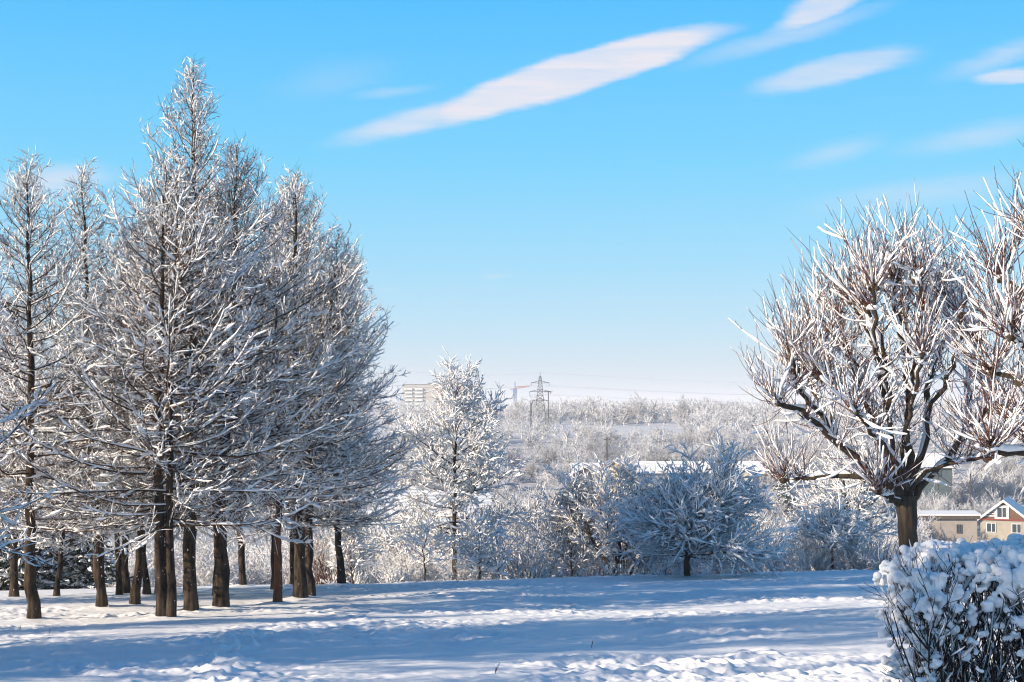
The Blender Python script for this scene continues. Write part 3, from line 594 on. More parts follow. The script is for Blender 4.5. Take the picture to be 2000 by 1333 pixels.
    blobs(bl, np.concatenate(C), np.concatenate(S)); o = bl.build('snow_cover', SNOW, root); o.location = -loc
    md = o.modifiers.new('remesh', 'REMESH'); md.mode = 'VOXEL'; md.voxel_size = .0095; md.use_smooth_shade = True
    sm = o.modifiers.new('smooth', 'SMOOTH'); sm.factor = .5; sm.iterations = 1
build_hedge()

# ---------------------------------------------------------------- trees and shrubs along the far edge of the field
p = np.array([(889 - 1000) / F * 55.4, 55.4, 0]); p[2] = gz(p[0], p[1])
deciduous('maple_tree', p, (1131 - 712) / F * p[1], .10, 1.40, 1.92, 51, 'round headed frosted tree with one straight dark trunk, alone at the middle field edge', nl=62, d2=8.5, d3=9.5, W=.022, Hs=.031, elev=(-3, 60), up=.34)
p = np.array([(1340 - 1000) / F * 47.6, 47.6, 0]); p[2] = gz(p[0], p[1])
deciduous('apple_tree', p, 3.4, .11, .6, 2.75, 52, 'wide dome shaped tree in blue shade, low boughs thick with snow, short trunk', nl=76, d2=8, d3=6, W=.024, Hs=.034, dome=True, elev=(-10, 66), up=.30, leader=False, twig=TWIGD)
p = hit(1215, 1121); p[1] = 55.0; p = np.array([(1215 - 1000) / F * p[1], p[1], 0]); p[2] = gz(p[0], p[1])
ct = deciduous('cherry_tree', p, 4.1, .09, .5, 1.9, 53, 'frosted tree with forked leaning stems and brown twigs, left of the dome shaped tree', nl=46, d2=8, d3=8, W=.026, Hs=.036, elev=(20, 75), up=.5, twig=TWIGB,
   stems=[[(-.5, .1, .5), (-1.1, .2, 1.2), (-1.5, .2, 2.4)], [(-.1, 0, .9), (-.2, .2, 2.4), (-.1, .1, 4.0)], [(.45, -.1, .45), (1.0, 0, 1.0), (1.5, .3, 2.3)], [(.15, .1, 1.0), (.5, 0, 2.3), (.6, .1, 3.6)], [(-.3, 0, .8), (-.8, -.2, 2.0), (-.9, 0, 3.2)]])
rl = np.random.RandomState(8); lv = Acc(); c_ = np.stack([.75 + .5 * rl.randn(420), .1 + .45 * rl.randn(420), 1.7 + .75 * rl.randn(420)], 1); c_ = c_[c_[:, 2] > .35]; v_ = rl.randn(len(c_), 3) * .03
lv.tubes(np.stack([c_ - v_, c_, c_ + v_], 1), np.tile(np.array([[.004, .022, .004]]), (len(c_), 1)), 3); lv.build('dry_leaves', RUST, ct)
def edge(px, py, back=0):
    q = hit(px, py); q[1] += back; q[0] = (px - 1000) / F * q[1]; q[2] = gz(q[0], q[1]); return q
deciduous('young_tree', edge(1117, 1119, 4.5), 3.3, .035, .35, 1.05, 54, 'small pale conical tree white with frost beside the leaning stems', nl=46, d2=9, d3=9, W=.02, Hs=.028, elev=(15, 70), up=.5, twig=TWIGB)
deciduous('double_stem_tree', edge(1660, 1104, 5), 4.6, .10, 1.5, 2.0, 55, 'snowy tree with two parallel dark stems seen below the boughs of the broad linden', nl=40, d2=7, d3=8, W=.024, Hs=.034, elev=(20, 70), up=.4, stems=[[(-.05, 0, 1.2), (-.18, 0, 2.6), (-.3, 0, 4.3)], [(.1, 0, 1.2), (.25, 0, 2.6), (.5, 0, 4.3)]])
deciduous('young_tree', edge(1622, 1106, 2), 2.2, .045, .9, 1.1, 56, 'little snow clotted tree with a reddish stem left of the double stemmed tree', nl=34, d2=9, d3=9, W=.026, Hs=.034, elev=(5, 60), bark=BARKR, twig=TWIGB)
bush('twiggy_bush', edge(1708, 1104, 1), 2.3, 2.4, 34, 3.2, 4, 57, 'open bush of long bluish twigs right beside the trunk of the broad linden', up=.25, frosty=.014, twig=TWIGD)
bush('red_stemmed_bush', edge(640, 1122, 2), 2.2, 1.5, 90, 3.5, 4, 58, 'dense dark bush of upright reddish stems right of the paired larch trunks', r=.016, frosty=.006, twig=TWIGR, up=.2)
deciduous('young_tree', edge(690, 1126, 1), 3.3, .03, .2, .65, 59, 'slender upright sapling furred with frost, right of the rightmost larch', nl=46, d2=9, d3=9, W=.026, Hs=.032, elev=(40, 78), twig=TWIGB)
deciduous('young_tree', edge(831, 1131, .5), 1.9, .028, .5, .75, 60, 'knee high forked sapling with snowy arms left of the round headed tree', nl=14, d2=5, d3=5, W=.024, Hs=.036, elev=(20, 60))
deciduous('young_tree', edge(938, 1130, .4), 2.2, .03, .25, .75, 61, 'snow clotted sapling immediately right of the round headed tree', nl=30, d2=7, d3=7, W=.03, Hs=.04, elev=(0, 60))
deciduous('young_tree', edge(974, 1129, .2), 1.4, .022, .15, .45, 62, 'little upright sapling with snow sleeved twigs, second to the right of the round headed tree', nl=12, d2=5, d3=5, W=.028, Hs=.04, elev=(40, 70))
bush('twiggy_bush', edge(1035, 1127, 2), 2.3, 1.9, 40, 4, 5, 63, 'bluish thicket bush between the round headed tree and the pale conical tree', frosty=.016, twig=TWIGB)
GE = 'snow capped weeds along the far edge of the field'
wp = bush('weed_clump', edge(655, 1131, .2), .55, .6, 16, 5, 6, 64, 'snow capped weeds growing along the far edge of the field', 'weed', GE, r=.009, frosty=.022)
wq = bush('weed_clump', edge(762, 1130, .2), .95, .8, 14, 4, 5, 65, 'snow capped weeds growing along the far edge of the field', 'weed', GE, r=.010, frosty=.026)
rng = np.random.RandomState(3)
for k in range(46):
    px = 610 + 1110 * (k + rng.rand() * .8) / 46; q = edge(px, 1134 - (px - 650) / 1050 * 22, .3 + 1.5 * rng.rand())
    dup((wp, wq)[k % 2], q, rng.rand() * 6, .5 + .6 * rng.rand())
# ---- thicket just over the brow
GT = 'frosted shrubs in the thicket below the field'
protoM = [bush('frosted_bush', (0, 0, 0), h, w, ns, d2, d3, sd, 'frosted shrub in the dense thicket just below the far edge of the field', 'bush', GT, r=.016, frosty=f, twig=tw)
          for h, w, ns, d2, d3, sd, f, tw in ((3.4, 3.0, 46, 4.2, 5, 71, .024, TWIGB), (4.2, 3.0, 40, 4.5, 5, 72, .028, TWIGD), (3.0, 3.4, 60, 4, 4.5, 73, .015, TWIGB), (5.2, 3.8, 44, 4.2, 4.5, 74, .030, TWIGB))]
first = [True] * 4
def put_m(x, y, k, s):
    z = gz(x, y) - .1
    if first[k]: first[k] = False; protoM[k].location = (x, y, z); protoM[k].rotation_euler = (0, 0, rng.rand() * 6); protoM[k].scale = (s,) * 3
    else: dup(protoM[k], (x, y, z), rng.rand() * 6, s)
for y0 in (55.5, 59, 63, 68, 74, 81, 90):
    hw = y0 * .40; n = int(2 * hw / (2.3 + y0 * .012))
    for k in range(n):
        x = -hw + 2 * hw * (k + .2 + .6 * rng.rand()) / n; y = y0 + 3 * (rng.rand() - .5)
        px = 1000 + x / y * F
        lim = 1085 + 8 * math.sin(px / 37.) + 14 * rng.rand()         # how high the thicket may reach in front of the roofs
        kk = rng.randint(4); s = .55 + .5 * rng.rand()
        if y0 < 58: s *= .55
        if 740 < px < 890 and y0 > 60: s *= .65
        if px > 1740: s *= .62
        if px < 640: s *= 1.05
        capm = 1015 if px < 890 else 975 if px < 1090 else 958 if px < 1280 else 985 if px < 1740 else 1052
        hM = (3.4, 4.2, 3.0, 5.2)[kk] * 1.02; s = max(.25, min(s, ((HORIZON - capm - 14 * math.sin(px / 19.)) / F * y - gz(x, y)) / hM))
        if 815 < px < 965 and y > 60: s *= .8
        put_m(x, y, kk, s)

for k in range(15):
    px = 735 + 155 * (k + .5) / 15; y = 84 + 9 * rng.rand(); x = (px - 1000) / F * y; kk = k % 4; put_m(x, y, kk, ((HORIZON - 978 - 26 * rng.rand()) / F * y - gz(x, y)) / ((3.4, 4.2, 3.0, 5.2)[kk] * 1.02))
# ---------------------------------------------------------------- the valley
GV = 'frosted trees and bushes across the valley'
def crown_mesh(rng, H, Rc, nl, d2, d3, r):
    wd = Acc(); wd.tubes(np.array([[[0, 0, -.3], [.1, 0, H * .3], [0, .1, H * .6]]]), np.array([[r * 2, r * 1.6, r]]), 5)
    hh = H * (.04 + .40 * rng.rand(nl)); az = rng.rand(nl) * 6.28; el = R(-5) + R(90) * rng.rand(nl); Hc = H - hh
    L = 1 / np.sqrt((np.cos(el) / Rc) ** 2 + (np.sin(el) / Hc) ** 2) * (.7 + .35 * rng.rand(nl))
    P1 = grow(np.stack([0 * hh, 0 * hh, hh], 1), np.stack([np.cos(az) * np.cos(el), np.sin(az) * np.cos(el), np.sin(el)], 1), L, 5, .25, .45, rng); R1 = taper(np.full(nl, r), 5, .4)
    b, d, rr, t, i = spawn(P1, R1, d2, .25, 1, R(45), rng, 0, .15); L2 = L[i] * (.15 + .3 * rng.rand(len(b))); P2 = grow(b, d, L2, 4, .3, .45, rng); R2 = taper(np.full(len(b), r * .6), 4, .6)
    b, d, rr, t, i = spawn(P2, R2, d3, .1, 1, R(50), rng, 0, .1); L3 = .18 + .45 * rng.rand(len(b)); P3 = grow(b, d, L3, 3, .2, .4, rng); R3 = taper(np.full(len(b), r * .42), 3, .7)
    for P, Rd in ((P1, R1), (P2, R2), (P3, R3)): wd.tubes(P, Rd, 3)
    return wd
def far_proto(name, label, m, H, Wd, ns, d2, d3, r, seed):
    wd = crown_mesh(np.random.RandomState(seed), H, Wd * .52, ns, d2, d3, r); o = wd.build(name, m); return tag(o, label, 'tree', GV)
LF = 'frosted tree in the white woods across the valley'
PF = [far_proto('frosted_tree', LF, FROST, 5, 4.8, 44, 3.2, 4.5, .050, 81), far_proto('frosted_tree', LF, FROST, 5.5, 4.6, 36, 3.4, 4.6, .050, 82), far_proto('frosted_tree', LF, FROSTD, 4.6, 4.8, 50, 3.2, 4.4, .045, 83),
      far_proto('frosted_tree', LF, FROST, 4.2, 5.4, 56, 3.0, 4.4, .045, 84), far_proto('brown_bush', 'brown bush with little frost in the white woods across the valley', FROSTB, 4, 4.4, 56, 3.2, 4.4, .045, 85)]
used = [False] * len(PF)
def put_f(x, y, k, s, sz=None, label=None, group=None):
    z = gz(x, y) - .2; o = PF[k]
    if used[k]: o = o.copy(); COL.objects.link(o)
    used[k] = True; o.location = (x, y, z); o.rotation_euler = (0, 0, rng.rand() * 6); o.scale = (s, s, s * (sz or 1))
    if label: o['label'] = label
    return o
def xw(px, y): return (px - 1000) / F * y
rows = [(100, 640, 2080, 2.2, .8), (118, 640, 2080, 2.4, .9), (138, 660, 2080, 2.6, .95), (160, 680, 2080, 2.8, 1.0), (188, 700, 2060, 3.0, 1.0), (225, 740, 2060, 3.4, 1.0), (270, 740, 2060, 3.8, 1.0), (322, 780, 2040, 3.8, 1.05),
        (345, 780, 2040, 3.8, 1.1), (370, 780, 2040, 4.0, 1.25), (400, 780, 2040, 4.2, 1.3), (432, 780, 2040, 4.4, 1.3), (462, 780, 2040, 4.6, 1.1)]
KEEP = [(1095, 1270, 235, 330), (1255, 1490, 235, 345), (1786, 1920, 95, 200), (1880, 2060, 95, 225), (1790, 1870, 180, 262), (750, 880, 105, 125)]   # keep these sight lines open
def fit(x, y, s):
    px = 1000 + x / y * F; top = HORIZON - (gz(x, y) + 5 * s) / y * F
    cap = 922 if 1095 < px < 1500 and y < 300 else 880 if y < 300 else 777
    if px > 1780 and y < 190: cap = 1040 if px < 1920 else 1055
    if px > 1780 and 190 <= y < 260: cap = 960
    if top < cap: s *= max(.3, (HORIZON - (gz(x, y)) / y * F - cap) / max(1, (HORIZON - gz(x, y) / y * F - top)))
    return s
MID = []
for (y0, pa, pb, gap, s0) in rows:
    xa, xb = xw(pa, y0), xw(pb, y0); n = int((xb - xa) / gap)
    for k in range(n):
        x = xa + (xb - xa) * (k + rng.rand()) / n; y = y0 * (1 + .05 * (rng.rand() - .5)); px = 1000 + x / y * F
        if any(a < px < b and c < y < dd for a, b, c, dd in KEEP): continue
        if 1080 < px < 1320 and 500 < y < 600: continue
        MID.append((x, y, fit(x, y, s0 * (.55 + .3 * rng.rand() + .75 * float(vn(x / (y * .055), y / 23., 21)))), int(rng.choice([0, 1, 2, 3, 4], p=[.25, .24, .30, .19, .02]))))
MID.sort(key=lambda q: -q[2] / q[1])
for x, y, s, k in MID[:270]: put_f(x, y, k, s)
# everything past those reads as one white wood
FV, FQ = [[], []], [[], []]; fn = [0, 0]; LOW = []
for sd, H_, W_ in ((101, 5, 4.8), (102, 5.4, 4.4), (103, 4.4, 5.2)):
    w_ = crown_mesh(np.random.RandomState(sd), H_, W_ * .52, 20, 1.5, 2.0, .10); LOW.append((np.concatenate(w_.V), np.concatenate(w_.Q)))
def far_wood(x, y, s, sz=1.0):
    V, Q = LOW[rng.randint(3)]; a = rng.rand() * 6.28; c_, s_ = math.cos(a), math.sin(a); m = int(rng.rand() < .42)
    FV[m].append(V @ np.array([[c_, s_, 0], [-s_, c_, 0], [0, 0, sz]]) * s + np.array([x, y, gz(x, y) - .3])); FQ[m].append(Q + fn[m]); fn[m] += len(V)
for x, y, s, k in MID[270:]: far_wood(x, y, s)
for (y0, pa, gap, s0) in ((485, 760, 4.6, .95), (505, 760, 5, .9), (530, 760, 5, 1.0), (560, 760, 5, 1.1), (590, 760, 5, 1.2), (620, 760, 5, 1.4), (642, 760, 4.5, 1.6), (665, 760, 5, 1.8), (695, 740, 5.5, 1.9), (730, 740, 6, 2.0), (780, 740, 6.5, 2.0), (850, 740, 7.5, 2.1), (950, 740, 9, 2.2)):
    xa, xb = xw(pa, y0), xw(2080, y0); n = int((xb - xa) / gap)
    for k in range(n):
        x = xa + (xb - xa) * (k + rng.rand()) / n; y = y0 * (1 + .04 * (rng.rand() - .5)); px = 1000 + x / y * F
        if 1070 < px < 1325 and 500 < y < 600: continue
        far_wood(x, y, fit(x, y, s0 * (.5 + .35 * rng.rand() + .75 * float(vn(x / (y * .04), y / 40., 22)))), .8 + .5 * rng.rand())
for m, (nm, mt) in enumerate((('far_woods', FROST), ('far_bare_woods', FROSTD))): tag(mesh_obj(nm, np.concatenate(FV[m]), np.concatenate(FQ[m]), mt), kind='stuff')
put_f(xw(1212, 640), 640, 4, 2.0, .8, 'brown thinly frosted bush at the back of the white meadow')
put_f(xw(1006, 640), 640, 4, 1.6, .9, 'brown bush below the lattice pylon')
put_f(xw(1332, 600), 600, 2, 2.3, 1.1, 'open crowned frosted tree standing at the right end of the white meadow')
put_f(xw(1247, 640), 640, 0, 2.6, 1.1, 'broad pale frosted tree behind the white meadow')
# the big grey birch clump in the middle and one at its left
for px, y, s, sz, k in ((1050, 128, 1.30, 1.3, 2), (1085, 135, 1.05, 1.2, 0), (1020, 140, 1.0, 1.2, 1), (1000, 118, .8, 1.1, 3)):
    put_f(xw(px, y), y, k, s, sz, 'tall frosted tree of the dense grey clump right of the round headed tree')
# frosted hillside behind the garage on the right
for px, y, s in ((1900, 262, 1.7), (1935, 268, 1.8), (1970, 262, 1.8), (2010, 268, 1.9), (1868, 268, 1.3), (1835, 215, 1.5), (1815, 222, 1.45), (1800, 205, 1.2)):
    put_f(xw(px, y), y, (2, 0, 3)[int(px) % 3], s, 1.0, 'frosted tree on the slope behind the garage and the gabled house')
# poplars at the horizon
pw, _ = bush_mesh(np.random.RandomState(91), 12, 1.6, 22, 2.0, 1.4, .16, .9, frosty=0)
po = pw.build('poplar_tree', FROSTD); tag(po, 'slim grey poplar in the row on the horizon', 'tree', 'poplars on the horizon')
for k, (px, s) in enumerate(((1392, .85), (1399, 1.0), (1405, .95), (1411, 1.0), (1418, .8), (1424, .65), (1434, .95), (1441, .9))):
    o = po if k == 0 else po.copy()
    if k: COL.objects.link(o)
    y = 1150; o.location = (xw(px, y), y, gz(xw(px, y), y) + 2); o.rotation_euler = (0, 0, k); o.scale = (s * .7, s * .7, s * .95)

# ---------------------------------------------------------------- spruces
SPR = two_tone('spruce_needles', (.012, .022, .014), (.035, .055, .03), 4, .8)
def spruce(loc, H, Wd, seed, label, group=None):
    rng = np.random.RandomState(seed); root = empty('spruce_tree', loc, label, 'tree', group); tr, wd, sn = Acc(), Acc(), Acc()
    P = np.array([[[0, 0, -.2], [0, 0, H * .5], [0, 0, H]]]); tr.tubes(P, np.array([[.09, .06, .01]]), 8); n = 120
    h = H * (.06 + .92 * rng.rand(n)); az = rng.rand(n) * 6.28; L = Wd * (1 - h / H) * (.7 + .5 * rng.rand(n)) + .1
    B = np.stack([0 * h, 0 * h, h], 1); D = np.stack([np.cos(az), np.sin(az), -.25 + 0 * az], 1); P1 = grow(B, D, L, 6, .25, .12, rng); R1 = taper(np.full(n, .035), 6, .5); wd.tubes(P1, R1, 5)
    snow_on(sn, P1, R1, .05, .05, rng, .8, 5, .2); b, d, r, t, i = spawn(P1, R1, 9, .1, 1, R(50), rng, .6, -.1); L2 = .12 + .35 * rng.rand(len(b)); P2 = grow(b, d, L2, 4, -.2, .15, rng); R2 = taper(np.full(len(b), .026), 4, .5)
    wd.tubes(P2, R2, 4); snow_on(sn, P2, R2, .03, .03, rng, .45, 4, .2)
    tr.build('trunk', BARK, root); wd.build('crown', SPR, root); sn.build('snow_cover', SNOW, root); return root
GS = 'dark spruces behind the larches at the left'
sp = spruce(edge(48, 1128, 1.5), 2.6, 1.5, 95, 'dark snowy spruce behind the larch trunks at the left', GS)
for px, s in ((105, .9), (150, .8), (178, 1.0), (10, 1.1)): dup(sp, edge(px, 1126, 2), px, s)
o = dup(sp, (xw(1532, 250), 250, gz(xw(1532, 250), 250)), 1, (2.2, 2.2, 4.2), 'dark evergreen far behind the left boughs of the broad linden'); del o['group']

# ---------------------------------------------------------------- buildings
W_BEIGE = two_tone('beige_render', (.34, .31, .265), (.41, .375, .32), 1.5); W_PINK = two_tone('pink_block', (.29, .26, .24), (.37, .33, .30), 1.5); W_YEL = two_tone('ochre_wall', (.42, .32, .15), (.50, .38, .20), 1.5)
W_DARK = two_tone('dark_boards', (.06, .05, .045), (.12, .10, .085), 3, stretch=(1, 1, 12)); W_WOOD = two_tone('brown_boards', (.09, .05, .035), (.22, .13, .085), 4, stretch=(8, 8, .6)); W_TEAL = two_tone('teal_wall', (.055, .085, .10), (.09, .13, .15), 2)
W_GREYP = plain('loggia_grey', (.32, .35, .37)); W_WHITE = plain('white_paint', (.75, .75, .74)); GREYM = plain('grey_metal', (.16, .16, .17), .5); REDM = plain('red_metal', (.28, .06, .05), .5); BRICK = plain('brick', (.24, .12, .08)); W_PALE = two_tone('pale_panel', (.34, .33, .31), (.40, .39, .36), .3); W_ROSE = two_tone('rose_panel', (.38, .29, .25), (.45, .35, .30), .3)
gm, t, bb = mat('window_glass', .08); bb.inputs['Base Color'].default_value = (.05, .07, .09, 1); bb.inputs['Specular IOR Level'].default_value = .6; GLASS = gm
def ribbed(name, c):
    m, t, b = mat(name, .7); co = N(t, 'ShaderNodeTexCoord'); wv = N(t, 'ShaderNodeTexWave', wave_type='BANDS', bands_direction='X'); link(t, co.outputs['Object'], wv.inputs[0]); wv.inputs['Scale'].default_value = .55; wv.inputs['Distortion'].default_value = .3
    r = N(t, 'ShaderNodeValToRGB'); link(t, wv.outputs['Fac'], r.inputs[0]); r.color_ramp.elements[0].color = (*[v * .72 for v in c], 1); r.color_ramp.elements[1].color = (*c, 1); r.color_ramp.elements[1].position = .5
    bp = N(t, 'ShaderNodeBump'); bp.inputs['Distance'].default_value = .08; link(t, wv.outputs['Fac'], bp.inputs['Height']); link(t, bp.outputs[0], b.inputs['Normal']); link(t, r.outputs[0], b.inputs['Base Color']); return m
RIB = ribbed('snowy_ribbed_roof', (.84, .85, .87))
def window(root, c, w, h, nrml='-Y', frame=None):
    """frame with a mullion and a recessed pane, facing local -Y"""
    f = Acc(); x, y, z = c; th = .09
    f.box((x - w / 2, y, z), (th, .14, h + th)); f.box((x + w / 2, y, z), (th, .14, h + th)); f.box((x, y, z + h / 2), (w - th, .14, th)); f.box((x, y, z - h / 2), (w - th, .14, th)); f.box((x + .05 * w, y, z), (th, .12, h - th))
    fo = f.build('window', frame or W_WHITE, root, False); g = Acc(); g.box((x, y + .02, z), (w - .02, .05, h - .02)); p = g.build('pane', GLASS, root, False); p.parent = fo; return fo
def house(name, loc, rz, w, dp, hw, hr, wall, gable, label, group=None, over=.45, roofm=SNOW, wins=(), chim=None, fascia=GREYM, door=None):
    """gable towards local -Y, ridge along Y"""
    root = empty(name, loc, label, 'house', group, rz); a = Acc()
    a.box((0, 0, hw / 2 - .5), (w, dp, hw + 1)); a.build('wall', wall, root, False)
    for s, y in ((-1, -dp / 2), (1, dp / 2)):
        g = Acc(); V = np.array([[-w / 2, y, hw], [w / 2, y, hw], [0, y, hw + hr], [-w / 2, y - s * .2, hw], [w / 2, y - s * .2, hw], [0, y - s * .2, hw + hr]]); g.add(V, [[0, 1, 4, 3], [1, 2, 5, 4], [2, 0, 3, 5]], [[0, 1, 2], [5, 4, 3]])
        g.build('gable', gable, root, False)
    sl = hr / (w / 2)
    for part, th, off, m, ex in (('eave_board', .16, .0, fascia, 0), ('roof', .22, .17, roofm, .03)):
        r = Acc()
        for s in (-1, 1):
            x2 = s * (w / 2 + over + ex); y1, y2 = -dp / 2 - over - ex, dp / 2 + over + ex; z2 = hw + hr - sl * abs(x2) + off; z1 = hw + hr + off
            V = np.array([[0, y1, z1], [x2, y1, z2], [x2, y2, z2], [0, y2, z1], [0, y1, z1 + th], [x2, y1, z2 + th], [x2, y2, z2 + th], [0, y2, z1 + th]])
            r.add(V, [[0,3,2,1],[4,5,6,7],[0,1,5,4],[1,2,6,5],[2,3,7,6],[3,0,4,7]])
        r.build(part, m, root, False)
    for (x, z, ww, hh) in wins: window(root, (x, -dp / 2 - .03, z), ww, hh)
    if door: q = Acc(); q.box((door[0], -dp / 2 - .04, 1.0), (.9, .1, 2.0)); q.build('door', W_DARK, root, False)
    if chim: q = Acc(); q.box((chim[0], chim[1], chim[2]), (.55, .55, chim[3])); q.box((chim[0], chim[1], chim[2] + chim[3] / 2 + .05), (.68, .68, .1)); q.build('chimney', BRICK, root, False)
    return root
def shed(name, loc, rz, w, dp, h, wall, label, cat='shed', over=.4, slope=.06, wins=(), end=None):
    root = empty(name, loc, label, cat, None, rz); a = Acc(); a.box((0, 0, h / 2 - .5), (w, dp, h + 1)); a.build('wall', wall, root, False)
    for part, z, th, m, ex in (('fascia', h + .16, .5, W_DARK, 0), ('roof', h + .50, .2, SNOW, .05)):
        q = Acc(); q.box((0, 0, 0), (w + 2 * over + 2 * ex, dp + 2 * over + 2 * ex, th)); V = q.V[0]; V[:, 2] += z + V[:, 0] * slope * .5; q.build(part, m, root, False)
    for (x, z, ww, hh) in wins: window(root, (x, -dp / 2 - .03, z), ww, hh, frame=W_DARK)
    return root
def zt(py, y): return at(1000, py, y)[2]
# gabled house at the right edge
y = 208; gx = xw(1957, y); g0 = zt(1046, y); h_e = zt(1016, y) - g0; rh = zt(977, y) - zt(1016, y)
F_ = house('brick_house', (gx + 1.5, y + 3.5, g0), R(-24), 6.6, 8.0, h_e, rh - .3, W_BEIGE, W_WOOD, 'cream gabled house with brown boarded attic and blue shaded snowy roof at the right edge', over=.5,
      wins=((-1.75, h_e * .48, 1.25, 1.3), (1.75, h_e * .48, 1.25, 1.3)), fascia=W_WHITE)
window(F_, (-.25, -4.12, h_e + 1.1), 1.3, 1.45)
q = Acc(); q.box((-.25, -4.06, h_e + 1.1), (2.0, .1, 2.0)); q.box((-1.9, -4.05, h_e + .55), (2.0, .08, .18)); q.box((-1.75, -4.05, h_e + .9), (1.6, .08, .18)); q.box((-1.6, -4.05, h_e + 1.25), (1.0, .08, .18)); q.build('white_boarding', W_WHITE, F_, False)
q = Acc(); q.box((0, -4.1, h_e + .05), (6.7, .22, .2)); q.build('red_ledge', REDM, F_, False)
q = Acc(); q.box((0, 0, 0), (2.4, 7.4, .14)); V = q.V[0]; V[:, 2] += .18 * V[:, 0]; V += np.array([-4.6, 0, h_e - .55]); q.build('porch_roof', SNOW, F_, False)
q = Acc(); [q.bar((-5.5, yy, -.5), (-5.5, yy, h_e - .75), .07) for yy in (-3.4, 0, 3.4)]; q.build('porch_post', W_DARK, F_, False)
# flat roofed garage
y = 192; g0 = zt(1052, y); shed('garage', (xw(1850, y), y + 3, g0), R(-12), 8.4, 6, zt(1013, y) - g0, W_PINK, 'low flat roofed pinkish garage with dark fascia between linden trunk and gabled house', 'garage', slope=.03, wins=((1.9, 1.3, .6, 1.1),))
# teal building
y = 250; g0 = zt(965, y); D_ = house('teal_house', (xw(1823, y), y + 4, g0), R(78), 8, 7.5, zt(913, y) - g0, 1.9, W_TEAL, W_TEAL, 'teal grey house with a broad snowy roof seen through the fork of the linden', fascia=W_DARK)
D2 = Acc(); [D2.box((-4.05, xx, zt(925, y) - g0), (.1, .9, 1.2)) for xx in (-1.5, 1.2)]; D2.build('window', GLASS, D_, False)
# houses in the middle of the valley
y = 296; g0 = zt(953, y); A_ = house('grey_house', (xw(1190, y), y + 4, g0), R(90), 8, 15, zt(926, y) - g0, zt(909, y) - zt(926, y), W_WHITE, W_DARK, 'grey house with ribbed snowy roof and dark cross gable, in mid valley', roofm=RIB, chim=(-2.0, 1.5, zt(915, y) - g0, 1.4))
for w_, hh_ in ((5.2, 1.5),):
    q = Acc(); zc = zt(928, y) - g0; xg = -4.9
    V = np.array([[xg, 5.2 + w_ / 2, zc], [xg, 5.2 - w_ / 2, zc], [xg, 5.2, zc + hh_], [0, 5.2 + w_ / 2, zc], [0, 5.2 - w_ / 2, zc], [0, 5.2, zc + hh_]]); q.add(V, [[0, 3, 4, 1]], [[0, 1, 2]]); q.build('cross_gable', W_DARK, A_, False)
    q = Acc()
    for s in (-1, 1):
        V = np.array([[xg - .3, 5.2, zc + hh_ + .05], [xg - .3, 5.2 + s * (w_ / 2 + .4), zc - .2], [0, 5.2 + s * (w_ / 2 + .4), zc - .2], [0, 5.2, zc + hh_ + .05]]); q.add(np.concatenate([V, V + [0, 0, .2]]), [[0,3,2,1],[4,5,6,7],[0,1,5,4],[1,2,6,5],[2,3,7,6],[3,0,4,7]])
    q.build('cross_gable_roof', SNOW, A_, False)
    q = Acc(); [q.box((-4.06, 4.2, k * .42 + .3), (.12, 6.6, .16)) for k in range(6)]; q.build('wall_boards', GREYM, A_, False)
y = 286; g0 = zt(950, y); house('ochre_house', (xw(1213, y), y + 4, g0), R(-22), 4.2, 6.5, zt(918, y) - g0, zt(902, y) - zt(918, y) - .2, W_YEL, W_YEL, 'small ochre gabled house with dark eaves right of the grey house', fascia=W_DARK, over=.4)
y = 322; g0 = zt(945, y); house('long_barn', (xw(1372, y), y + 4, g0), R(90), 7, 27, zt(924, y) - g0, zt(906, y) - zt(924, y), W_PALE, W_DARK, 'very long low barn roof white with snow behind the dome shaped tree', fascia=W_DARK)
y = 300; g0 = zt(950, y); house('blue_roofed_shed', (xw(1463, y), y + 2, g0), R(-30), 3.4, 4, zt(930, y) - g0, 1.1, W_PALE, W_PALE, 'small shed with a bluish roof at the right end of the long barn')
# roofs just below the brow behind the round headed tree
y = 112; g0 = zt(1090, y); house('white_roofed_house', (xw(838, y), y + 3, g0), R(96), 7.5, 8.5, zt(1000, y) - g0, zt(958, y) - zt(1000, y) - .2, W_DARK, W_DARK, 'house with ribbed snowy roof half hidden behind the crown of the round headed tree', roofm=RIB, fascia=W_DARK)
y = 100; g0 = zt(1110, y); house('white_roofed_house', (xw(800, y), y + 3, g0), R(92), 6.0, 7.5, zt(1052, y) - g0, zt(1012, y) - zt(1052, y), W_TEAL, W_DARK, 'lower house with dark teal wall and ribbed snowy roof, left of the round headed tree', roofm=RIB, fascia=W_DARK)
# apartment block on the horizon
y = 1100; g0 = zt(800, y); AB = empty('apartment_block', (xw(855, y), y + 8, g0), 'long pale apartment block on the horizon behind the round headed tree', 'building', None, R(-14))
hb = zt(752, y) - g0; a = Acc(); a.box((-14, 0, hb / 2), (26, 12, hb)); a.build('wall', W_PALE, AB, False); a = Acc(); a.box((14, .5, hb / 2 - .3), (30, 13, hb)); a.build('wall', W_ROSE, AB, False)
a = Acc(); a.box((-14, 0, hb + .3), (26.6, 12.6, .6)); a.box((14, .5, hb), (30.6, 13.6, .6)); a.box((-6, 0, hb + 1.1), (4, 4, 1.2)); a.box((6, 0, hb + 1.0), (2.5, 4, 1.2)); a.build('roof', GREYM, AB, False)
for k in range(8):
    for j in range(5):
        a = Acc(); a.box((1.5 + k * 3.5, -6.05, hb - 2.3 - j * 2.9), (1.4, .16, 1.5)); a.build('window', GLASS, AB, False)
